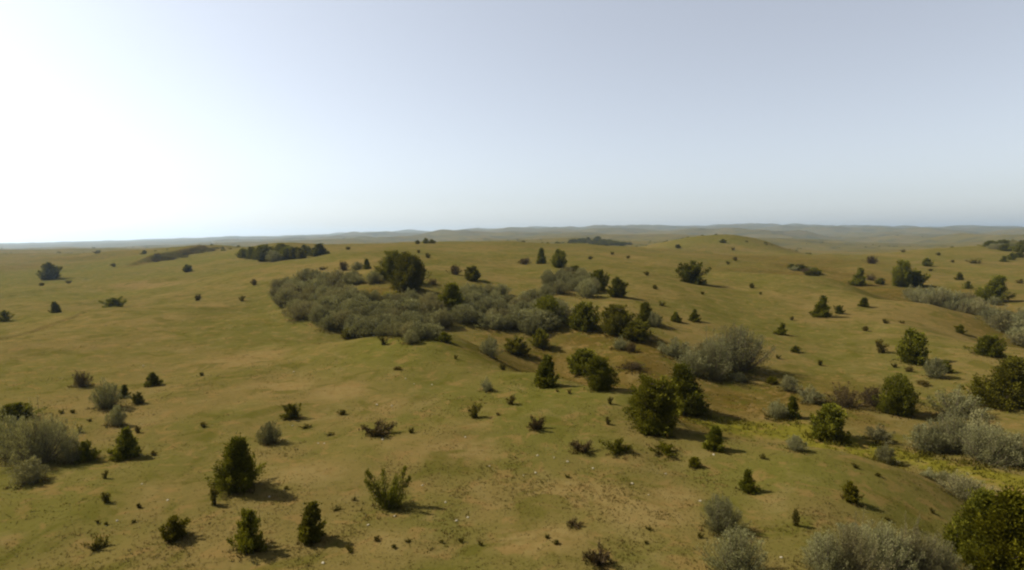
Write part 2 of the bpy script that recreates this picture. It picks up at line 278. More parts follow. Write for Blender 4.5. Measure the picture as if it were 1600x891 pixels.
def build_ground():
    a = np.radians(np.r_[np.arange(-180, -60, 4.0), np.arange(-60, -47, 0.8), np.arange(-47, 47, 0.17), np.arange(47, 60, 0.8), np.arange(60, 180, 4.0)])
    r = np.exp(np.r_[np.linspace(math.log(0.05), math.log(14), 34, endpoint=False), np.linspace(math.log(14), math.log(700), 470, endpoint=False), np.linspace(math.log(700), math.log(9400), 150)])
    na, nr = len(a), len(r)
    A, R = np.meshgrid(a, r)
    x = (R * np.sin(A)).ravel(); y = (R * np.cos(A)).ravel()
    z = ground_z(x, y)
    v = np.c_[x, y, z]
    i = np.arange(nr - 1)[:, None] * na; j = np.arange(na)[None, :]; k = (j + 1) % na
    f = np.stack(np.broadcast_arrays(i + j, i + k, i + na + k, i + na + j), -1).reshape(-1, 4)[:, ::-1]
    # close the middle with a tiny ring of quads onto a centre point pair
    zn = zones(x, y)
    m = Mat('prairie_grass', 1.0); m.b.inputs['Specular IOR Level'].default_value = 0.0
    co = m.n('ShaderNodeTexCoord').outputs['Object']
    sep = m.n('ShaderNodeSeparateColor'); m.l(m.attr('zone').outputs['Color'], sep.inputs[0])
    big = m.noise(0.035, 3, 0.55, co, 0.4); mid = m.noise(0.22, 4, 0.6, co, 0.3)
    fine = m.noise(1.6, 4, 0.65, co); tiny = m.noise(6.0, 3, 0.7, co)
    huge = m.noise(0.004, 4, 0.6, co, 0.5)
    tan, olive, deep = (0.0830, 0.0605, 0.0190), (0.0560, 0.0500, 0.0108), (0.0480, 0.0430, 0.0085)
    c = m.mix(m.ramp(m.math('ADD', m.math('MULTIPLY', big, 0.6), m.math('MULTIPLY', mid, 0.4)), 0.40, 0.58), tan, olive)
    c = m.mix(m.math('MULTIPLY', m.ramp(huge, 0.46, 0.60), 0.6), c, deep)
    c = m.mix(m.math('MULTIPLY', sep.outputs[2], 0.9), c, m.mix(m.ramp(mid, 0.35, 0.65), (0.0496, 0.0496, 0.0072), (0.0624, 0.0568, 0.0112)))
    c = m.mix(m.math('MULTIPLY', sep.outputs[0], 0.92), c, m.mix(m.ramp(mid, 0.35, 0.65), (0.0540, 0.0345, 0.0062), (0.0400, 0.0285, 0.0045)))  # browner turf and soil, plus shade painted behind crests and in draws
    c = m.mix(m.ramp(m.math('ADD', sep.outputs[1], m.math('MULTIPLY', m.math('SUBTRACT', fine, 0.5), 0.9)), 0.35, 0.75), c, m.mix(m.ramp(fine, 0.4, 0.65), (0.0800, 0.0690, 0.0080), (0.0560, 0.0510, 0.0060)))
    c = m.mix(m.math('MULTIPLY', m.ramp(fine, 0.52, 0.76), 0.28), c, (0.0368, 0.0272, 0.0064))
    c = m.mix(m.math('MULTIPLY', m.ramp(tiny, 0.52, 0.75), 0.30), c, (0.0980, 0.0740, 0.0260))
    c = m.mix(m.math('MULTIPLY', m.ramp(tiny, 0.44, 0.28), 0.55), c, (0.0304, 0.0248, 0.0048))
    dry = m.ramp(m.math('ADD', m.attr('dry').outputs['Fac'], m.math('MULTIPLY', m.math('SUBTRACT', mid, 0.5), 1.1)), 0.25, 0.75)
    c = m.mix(m.math('MULTIPLY', dry, 0.8), c, m.mix(m.ramp(fine, 0.35, 0.65), (0.0900, 0.0600, 0.0200), (0.1120, 0.0800, 0.0290)))
    patch = m.noise(0.75, 5, 0.62, co, 0.6); patch2 = m.noise(0.33, 4, 0.6, co, 0.8); hollow = m.noise(0.016, 5, 0.6, co, 0.8)
    c = m.mix(m.math('MULTIPLY', m.ramp(patch, 0.52, 0.64), 0.60), c, (0.104, 0.066, 0.0220))
    c = m.mix(m.math('MULTIPLY', m.ramp(patch2, 0.53, 0.65), 0.62), c, (0.040, 0.038, 0.0050))
    c = m.mix(m.math('MULTIPLY', m.ramp(patch2, 0.45, 0.32), 0.40), c, (0.100, 0.076, 0.0270))
    c = m.mix(m.math('MULTIPLY', m.math('MULTIPLY', m.attr('far').outputs['Fac'], m.ramp(hollow, 0.50, 0.64)), 0.75), c, (0.026, 0.026, 0.0085))  # shaded gullies of the far hills, painted as dark noise patches
    m.l(c, m.b.inputs['Base Color'])
    bp = m.n('ShaderNodeBump'); bp.inputs['Strength'].default_value = 0.5; bp.inputs['Distance'].default_value = 0.12
    m.l(m.math('ADD', m.math('MULTIPLY', fine, 0.7), m.math('MULTIPLY', tiny, 0.35)), bp.inputs['Height'])
    m.l(bp.outputs[0], m.b.inputs['Normal'])
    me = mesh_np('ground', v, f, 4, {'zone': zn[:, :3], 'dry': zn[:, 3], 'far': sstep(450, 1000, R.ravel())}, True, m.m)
    o = bpy.data.objects.new('ground', me); col.objects.link(o)
    tag(o, 'rolling prairie ground of short olive and tan grass', 'ground', kind='structure')
    return v
GV = build_ground()

# ------------------------------------------------------------------ leaf clouds
def leaf_quads(p, d, L, W, rng, tint, face=None, loose=0.55):
    """narrow diamond leaves at p pointing along d, their flat sides turned towards face"""
    n = len(p)
    d = d / np.maximum(np.linalg.norm(d, axis=1, keepdims=True), 1e-6)
    q = rng.normal(size=(n, 3)) * (1.0 if face is None else loose)
    if face is not None: q = q + face / np.maximum(np.linalg.norm(face, axis=1, keepdims=True), 1e-6)
    s = np.cross(d, q); s /= np.maximum(np.linalg.norm(s, axis=1, keepdims=True), 1e-6)
    L = np.asarray(L).reshape(-1, 1); W = np.asarray(W).reshape(-1, 1)
    v = np.stack([p - d * L * 0.5, p + s * W * 0.5 - d * L * 0.08, p + d * L * 0.5, p - s * W * 0.5 - d * L * 0.08], 1).reshape(-1, 3)
    return v, np.repeat(tint, 4)
def quads_mesh(name, v, tint, mat):
    return mesh_np(name, v, np.arange(len(v)).reshape(-1, 4), 4, {'tint': tint}, False, mat)
def tubes_mesh(name, paths, mat, sides=5):
    V, Fc, base = [], [], 0
    for pts, rad in paths:
        pts = np.asarray(pts, float)
        for k in range(len(pts)):
            t = pts[min(k + 1, len(pts) - 1)] - pts[max(k - 1, 0)]; t = t / (np.linalg.norm(t) + 1e-9)
            a = np.cross(t, (0.3, 0.9, 0.2)); a /= np.linalg.norm(a) + 1e-9; b = np.cross(t, a)
            for q in range(sides):
                an = 2 * math.pi * q / sides
                V.append(pts[k] + rad[k] * (a * math.cos(an) + b * math.sin(an)))
        for k in range(len(pts) - 1):
            for q in range(sides):
                w = (q + 1) % sides
                Fc.append((base + k * sides + q, base + k * sides + w, base + (k + 1) * sides + w, base + (k + 1) * sides + q))
        base += len(pts) * sides
    return mesh_np(name, np.array(V), np.array(Fc), 4, None, True, mat)

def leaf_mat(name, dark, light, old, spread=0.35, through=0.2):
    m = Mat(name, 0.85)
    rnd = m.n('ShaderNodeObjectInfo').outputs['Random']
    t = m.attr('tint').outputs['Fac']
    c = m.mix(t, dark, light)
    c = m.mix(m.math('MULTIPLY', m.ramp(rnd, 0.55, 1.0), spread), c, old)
    vr = m.math('FRACT', m.math('MULTIPLY', rnd, 7.31), 0.0)
    hv = m.n('ShaderNodeHueSaturation'); m.l(c, hv.inputs['Color']); m.l(m.math('ADD', m.math('MULTIPLY', vr, 0.5), 0.75), hv.inputs['Value']); c = hv.outputs[0]
    m.t.nodes.remove(m.b)
    df = m.n('ShaderNodeBsdfDiffuse'); tl = m.n('ShaderNodeBsdfTranslucent'); mx = m.n('ShaderNodeMixShader')
    mx.inputs[0].default_value = through
    m.l(c, df.inputs[0]); m.l(m.mix(1.0, c, (1.0, 0.95, 0.55), 'MULTIPLY'), tl.inputs[0])
    m.l(df.outputs[0], mx.inputs[1]); m.l(tl.outputs[0], mx.inputs[2])
    m.l(mx.outputs[0], m.t.nodes['Material Output'].inputs['Surface'])
    return m.m
bark = Mat('grey_brown_bark')
bk = bark.noise(9.0, 3, 0.6, bark.n('ShaderNodeTexCoord').outputs['Object'])
bark.l(bark.mix(bk, (0.05, 0.035, 0.02), (0.13, 0.10, 0.07)), bark.b.inputs['Base Color'])
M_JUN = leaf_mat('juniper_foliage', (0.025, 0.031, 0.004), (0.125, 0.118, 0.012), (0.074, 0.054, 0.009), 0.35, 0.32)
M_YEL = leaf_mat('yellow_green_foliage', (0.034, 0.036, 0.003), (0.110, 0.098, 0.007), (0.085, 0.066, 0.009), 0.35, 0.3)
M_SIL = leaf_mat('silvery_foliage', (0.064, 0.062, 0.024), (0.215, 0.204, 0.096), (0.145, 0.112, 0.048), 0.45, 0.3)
M_LOW = leaf_mat('seedling_foliage', (0.038, 0.033, 0.006), (0.090, 0.076, 0.014), (0.080, 0.054, 0.016), 0.5, 0.35)
M_RED = leaf_mat('russet_foliage', (0.0306, 0.0221, 0.0076), (0.0833, 0.0578, 0.0238), (0.0723, 0.0493, 0.0289), 0.35, 0.2)

def curve(p0, d0, length, n, rng, rise=0.0, wob=0.08):
    pts = [np.array(p0, float)]; d = np.array(d0, float); d /= np.linalg.norm(d)
    for i in range(n):
        d = d + rng.normal(size=3) * wob + np.array([0, 0, rise / n]); d /= np.linalg.norm(d)
        pts.append(pts[-1] + d * length / n)
    return np.array(pts)

def juniper(seed, n_limb=70, leaves=5200, leaf=0.030, shape='cone', width=0.72, mat=None, lean=0.06, ragged=0.30):
    """unit-height crown and trunk meshes; width = diameter / height"""
    rng = np.random.default_rng(seed)
    R = width * 0.5
    ln = rng.normal(size=2) * lean
    tp = np.array([[ln[0] * t * t + 0.02 * math.sin(5 * t + seed), ln[1] * t * t + 0.02 * math.cos(4 * t + seed), t * 0.9 - 0.03] for t in np.linspace(0, 1, 8)])
    paths = [(tp, 0.035 * (1 - np.linspace(0, 1, 8)) ** 0.8 + 0.004)]
    P, D, T, N = [], [], [], []
    per = leaves // n_limb
    bumps = rng.normal(size=4)
    for i in range(n_limb):
        t = (i + rng.random()) / n_limb
        az = rng.random() * 2 * math.pi
        if shape == 'cone':
            env = (1 - t) ** 0.75 * min(1.0, (t + 0.10) / 0.26) ** 0.6 * 1.12
        elif shape == 'oval':
            env = math.sqrt(max(0.02, 1 - ((t - 0.46) / 0.56) ** 2))
        else:                                    # spreading, many leaders
            env = (0.55 + 0.5 * t) * (1 - t ** 4) ** 0.5
        env *= 1 + 0.16 * math.sin(az * 2 + bumps[0] * 3 + t * 4) + 0.12 * math.sin(az * 3 + bumps[1] * 3 - t * 7)
        reach = R * env * (1 + ragged * rng.normal() * 0.6)
        reach = max(0.05, reach)
        h_tip = 0.05 + 0.93 * t + 0.05 * rng.normal()
        if t > 0.9: h_tip += 0.06 * rng.random()
        tip = np.array([math.cos(az) * reach, math.sin(az) * reach, max(0.03, h_tip)])
        tip[:2] += ln * t * t
        h0 = max(0.02, h_tip - reach * (0.75 + 0.6 * rng.random()))
        k = min(6, int(max(0, h0) / 0.9 * 7)); p0 = tp[k].copy(); p0[2] = h0
        w = rng.random()
        mid = p0 * 0.5 + tip * 0.5 + np.array([math.cos(az), math.sin(az), -0.5]) * reach * 0.16
        s = np.linspace(0, 1, 6)[:, None]
        line = (1 - s) ** 2 * p0 + 2 * s * (1 - s) * mid + s * s * tip
        paths.append((line[:5], np.linspace(0.011, 0.003, 5)))
        q = rng.random(per) ** 0.75 * 0.78 + 0.24
        qq = q[:, None]
        c = (1 - qq) ** 2 * p0 + 2 * qq * (1 - qq) * mid + qq * qq * tip
        spread = (0.016 + 0.062 * (1.05 - q) ** 0.8)[:, None] * (0.6 + 0.8 * width)
        off = rng.normal(size=(per, 3)) * spread * np.array([1, 1, 0.9])
        p = c + off
        out = (tip - p0); out = out / (np.linalg.norm(out) + 1e-6)
        d = out * 0.8 + off / (spread + 1e-6) * 0.35 + np.array([0, 0, 0.55]) + rng.normal(size=(per, 3)) * 0.35
        N.append(off / (spread + 1e-6) * 0.8 + out * 0.9 + np.array([0, 0, 0.35]))
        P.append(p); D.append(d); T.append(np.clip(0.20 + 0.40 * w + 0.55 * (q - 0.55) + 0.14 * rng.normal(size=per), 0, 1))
    m_ = leaves // 5
    tt_ = rng.random(m_); az_ = rng.random(m_) * 6.283
    rr_ = R * 0.55 * np.sqrt(rng.random(m_)) * (1 - tt_) ** 0.6
    P.append(np.c_[np.cos(az_) * rr_ + ln[0] * tt_ ** 2, np.sin(az_) * rr_ + ln[1] * tt_ ** 2, 0.03 + 0.85 * tt_])
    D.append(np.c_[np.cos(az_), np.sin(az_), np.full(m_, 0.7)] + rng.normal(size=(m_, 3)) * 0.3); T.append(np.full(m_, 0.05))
    N.append(np.c_[np.cos(az_), np.sin(az_), np.full(m_, 0.2)])
    P = np.concatenate(P); D = np.concatenate(D); T = np.concatenate(T)
    P[:, 2] = np.maximum(P[:, 2], 0.015)
    n = len(P)
    L = leaf * (0.7 + 0.9 * rng.random(n)) * 2.1; W = leaf * (1.0 + 0.9 * rng.random(n))
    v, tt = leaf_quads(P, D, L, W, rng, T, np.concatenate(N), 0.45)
    return tubes_mesh('trunk', paths, bark.m), quads_mesh('crown', v, tt, mat or M_JUN)

def fan_juniper(seed):
    """open juniper whose limbs sprawl in two leaning fans"""
    rng = np.random.default_rng(seed)
    paths, P, D, T = [], [], [], []
    dirs = [(-1.0, 0.1, 0.95, 1.20), (-0.72, -0.2, 1.0, 1.05), (-0.45, 0.3, 1.0, 0.95), (0.62, 0.1, 1.0, 1.15), (0.42, -0.25, 1.0, 0.95),
            (0.80, 0.3, 0.85, 1.0), (0.05, -0.5, 0.5, 0.6), (0.3, -0.4, 0.45, 0.55), (-0.3, -0.45, 0.45, 0.6), (0.1, 0.5, 0.6, 0.7), (0.75, -0.2, 0.35, 0.6), (-0.55, 0.0, 0.40, 0.6)]
    for dx, dy, dz, ln in dirs:
        pts = curve((rng.normal() * .03, rng.normal() * .03, -0.02), (dx, dy, dz), ln * 0.92, 8, rng, 0.15, 0.06)
        paths.append((pts, np.linspace(0.028, 0.004, 9)))
        m = int(420 * ln); q = rng.random(m) ** 0.8 * 0.92 + 0.1
        k = np.clip(q * 8, 0, 7.999); i = k.astype(int); fr = (k - i)[:, None]
        c = pts[i] * (1 - fr) + pts[i + 1] * fr
        sp = (0.105 * (1.12 - q))[:, None] + 0.02
        P.append(c + rng.normal(size=(m, 3)) * sp)
        D.append((pts[i + 1] - pts[i]) * 8 + rng.normal(size=(m, 3)) * 0.45 + np.array([0, 0, .3]))
        T.append(np.clip(0.35 + 0.4 * (q - 0.4) + 0.2 * rng.normal(size=m), 0, 1))
    P = np.concatenate(P); D = np.concatenate(D); T = np.concatenate(T); P[:, 2] = np.maximum(P[:, 2], 0.01)
    n = len(P)
    v, tt = leaf_quads(P, D, 0.075 * (0.6 + 0.8 * rng.random(n)), 0.022 * (0.6 + 0.8 * rng.random(n)), rng, T)
    return tubes_mesh('trunk', paths, bark.m), quads_mesh('crown', v, tt, M_JUN)

def spray_shrub(seed, stems=46, leaves=5000, width=1.25, leaf=0.030, mat=None, ragged=0.22):
    """unit-height many-stemmed shrub: wands fan out from the base, leafy towards their tips"""
    rng = np.random.default_rng(seed)
    R = width * 0.5
    paths, P, D, T, N = [], [], [], [], []
    per = leaves // stems
    tuft = rng.random((9, 3))
    for i in range(stems):
        az = i * 2.399 + rng.normal() * 0.25
        f = math.sqrt((i + 0.5) / stems)
        reach = R * f * (1 + ragged * rng.normal() * 0.7) * (1 + 0.18 * math.sin(2 * az + seed) + 0.12 * math.sin(3 * az + 2 * seed))
        top = (1.02 - 0.62 * f ** 2.2) * (1 + ragged * rng.normal() * 0.55)
        tip = np.array([math.cos(az) * reach, math.sin(az) * reach, max(0.12, top)])
        p0 = np.array([math.cos(az), math.sin(az), 0]) * reach * 0.22 + np.array([rng.normal() * .03, rng.normal() * .03, -0.02])
        mid = p0 * 0.45 + tip * 0.55 + np.array([math.cos(az), math.sin(az), 0.1]) * reach * 0.16
        s = np.linspace(0, 1, 5)[:, None]
        paths.append(((1 - s) ** 2 * p0 + 2 * s * (1 - s) * mid + s * s * tip, np.linspace(0.012, 0.003, 5)))
        w = tuft[int((az % 6.283) / 0.6981) % 9, 0] * 0.5 + rng.random() * 0.5
        q = 1 - rng.random(per) ** 1.35 * 0.85
        qq = q[:, None]
        c = (1 - qq) ** 2 * p0 + 2 * qq * (1 - qq) * mid + qq * qq * tip
        spread = (0.022 + 0.060 * np.sin(np.clip(q, 0, 1) * 3.1))[:, None] * (0.7 + 0.4 * width)
        off = rng.normal(size=(per, 3)) * spread
        out = (tip - p0) / (np.linalg.norm(tip - p0) + 1e-6)
        P.append(c + off); D.append(out + np.array([0, 0, 0.35]) + rng.normal(size=(per, 3)) * 0.45)
        N.append(off / (spread + 1e-6) * 0.7 + np.array([math.cos(az) * f, math.sin(az) * f, 0.75]))
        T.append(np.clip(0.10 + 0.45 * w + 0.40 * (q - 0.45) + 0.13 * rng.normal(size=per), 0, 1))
    P = np.concatenate(P); D = np.concatenate(D); T = np.concatenate(T); P[:, 2] = np.maximum(P[:, 2], 0.015)
    n = len(P)
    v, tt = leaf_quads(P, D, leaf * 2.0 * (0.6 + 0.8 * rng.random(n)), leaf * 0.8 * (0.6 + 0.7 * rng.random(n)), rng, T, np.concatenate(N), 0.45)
    return tubes_mesh('stems', paths, bark.m, 4), quads_mesh('foliage', v, tt, mat or M_SIL)

def low_shrub(seed, leaves=900, mat=None, leaf=0.10, width=1.0, up=0.9):
    """small tuft-like seedling or creeping shrub: upright sprays from a few stems, unit height"""
    rng = np.random.default_rng(seed)
    paths, P, D, T = [], [], [], []
    ns = 9
    for i in range(ns):
        az = i * 2.399 + rng.normal() * 0.4
        ln = 0.6 + 0.45 * rng.random()
        out = width * (0.15 + 0.85 * rng.random())
        pts = curve((rng.normal() * .08 * width, rng.normal() * .08 * width, -0.03), (math.cos(az) * out * 0.8, math.sin(az) * out * 0.8, up), ln, 5, rng, 0.1, 0.12)
        paths.append((pts, np.linspace(0.03, 0.006, 6)))
        m = leaves // ns; q = rng.random(m) * 0.95 + 0.05
        k = np.clip(q * 5, 0, 4.999); j = k.astype(int); fr = (k - j)[:, None]
        P.append(pts[j] * (1 - fr) + pts[j + 1] * fr + rng.normal(size=(m, 3)) * 0.085 * np.array([1, 1, .7]))
        D.append((pts[j + 1] - pts[j]) * 5 + rng.normal(size=(m, 3)) * 0.5 + np.array([0, 0, .3]))
        T.append(np.clip(0.2 + 0.35 * q + 0.2 * rng.normal(size=m), 0, 1))
    P = np.concatenate(P); D = np.concatenate(D); T = np.concatenate(T); P[:, 2] = np.maximum(P[:, 2], 0.02)
    n = len(P)
    v, tt = leaf_quads(P, D, leaf * 1.6 * (0.6 + 0.8 * rng.random(n)), leaf * 0.6 * (0.6 + 0.8 * rng.random(n)), rng, T)
    return tubes_mesh('stems', paths, bark.m, 4), quads_mesh('foliage', v, tt, mat or M_JUN)

PROTO = {}
for _i in range(4):      # full sized junipers, close to the camera
    PROTO['tree%d' % _i] = ('trunk', 'crown', juniper(11 + _i, 130, 16000, 0.0172, ('cone', 'oval', 'cone', 'oval')[_i], (0.66, 0.86, 0.78, 0.72)[_i], ragged=(0.35, 0.3, 0.45, 0.35)[_i]))
for _i in range(8):      # medium junipers
    PROTO['jun%d' % _i] = ('trunk', 'crown', juniper(31 + _i, (64, 60, 46, 56, 70, 50, 40, 58)[_i], 5200, 0.030, ('cone', 'oval', 'spread', 'cone', 'oval', 'oval', 'spread', 'cone')[_i], (0.70, 0.85, 0.9, 0.6, 0.8, 0.95, 1.1, 0.9)[_i], ragged=(0.4, 0.4, 0.6, 0.4, 0.5, 0.6, 0.6, 0.55)[_i]))
for _i in range(2):
    PROTO['yel%d' % _i] = ('trunk', 'crown', juniper(51 + _i, 50, 3800, 0.034, ('spread', 'oval')[_i], (0.95, 0.75)[_i], M_YEL, ragged=0.4))
PROTO['ytree0'] = ('trunk', 'crown', juniper(57, 150, 22000, 0.0145, 'cone', 0.7, M_YEL, ragged=0.4))
PROTO['fan0'] = ('trunk', 'crown', fan_juniper(5))
for _i in range(6):
    PROTO['sil%d' % _i] = ('stems', 'foliage', spray_shrub(71 + _i, (40, 52, 34, 58, 46, 40)[_i], 5600, (1.15, 1.35, 1.0, 1.5, 1.25, 1.1)[_i], 0.032, M_SIL, (.2, .3, .4, .25, .3, .35)[_i]))
for _i in range(3):
    PROTO['silbig%d' % _i] = ('stems', 'foliage', spray_shrub(81 + _i, (110, 130, 100)[_i], 17000, (1.3, 1.6, 1.2)[_i], 0.019, M_SIL, (.3, .3, .4)[_i]))
for _i in range(4):      # close-set rounded thicket shrubs
    PROTO['dome%d' % _i] = ('stems', 'foliage', spray_shrub(121 + _i, (60, 70, 54, 64)[_i], 7000, (1.3, 1.5, 1.2, 1.4)[_i], 0.030, M_SIL, (.12, .16, .2, .14)[_i]))
for _i in range(2):
    PROTO['rus%d' % _i] = ('stems', 'foliage', spray_shrub(91 + _i, 40, 3800, (1.2, 1.6)[_i], 0.034, M_RED, .35))
for _i in range(4):
    PROTO['low%d' % _i] = ('stems', 'foliage', low_shrub(101 + _i, 700, M_LOW, 0.11, (0.8, 1.0, 0.5, 1.3)[_i], (0.9, 0.8, 1.1, 0.5)[_i]))
for _i in range(2):
    PROTO['creep%d' % _i] = ('stems', 'foliage', low_shrub(111 + _i, 1100, M_RED if _i else M_YEL, 0.10, 1.6, 0.6))
# width / height of each prototype, measured
PW = {}
for k, (a, b, (s, c)) in PROTO.items():
    co = np.empty(len(c.vertices) * 3, np.float32); c.vertices.foreach_get('co', co); co = co.reshape(-1, 3)
    PW[k] = (np.percentile(co[:, 0], 98) - np.percentile(co[:, 0], 2), np.percentile(co[:, 2], 99))

def place(kind, x, y, h, w, rot, name, label, cat, group=None, sink=0.0):
    z = float(ground_z(x, y)[0])
    pn, cn, (tm, cm) = PROTO[kind]
    root = bpy.data.objects.new(name, None); root.empty_display_size = 0.2
    col.objects.link(root)
    root.location = (x, y, z - sink - 0.02 * h)
    sx, sz = PW[kind]
    root.scale = (w / sx, w / sx, h / sz)
    root.rotation_euler = (0.07 * math.sin(rot * 5), 0.07 * math.cos(rot * 7), rot)
    t = bpy.data.objects.new(pn, tm); col.objects.link(t); t.parent = root
    c = bpy.data.objects.new(cn, cm); col.objects.link(c); c.parent = root
    tag(root, label, cat, group)
    return root

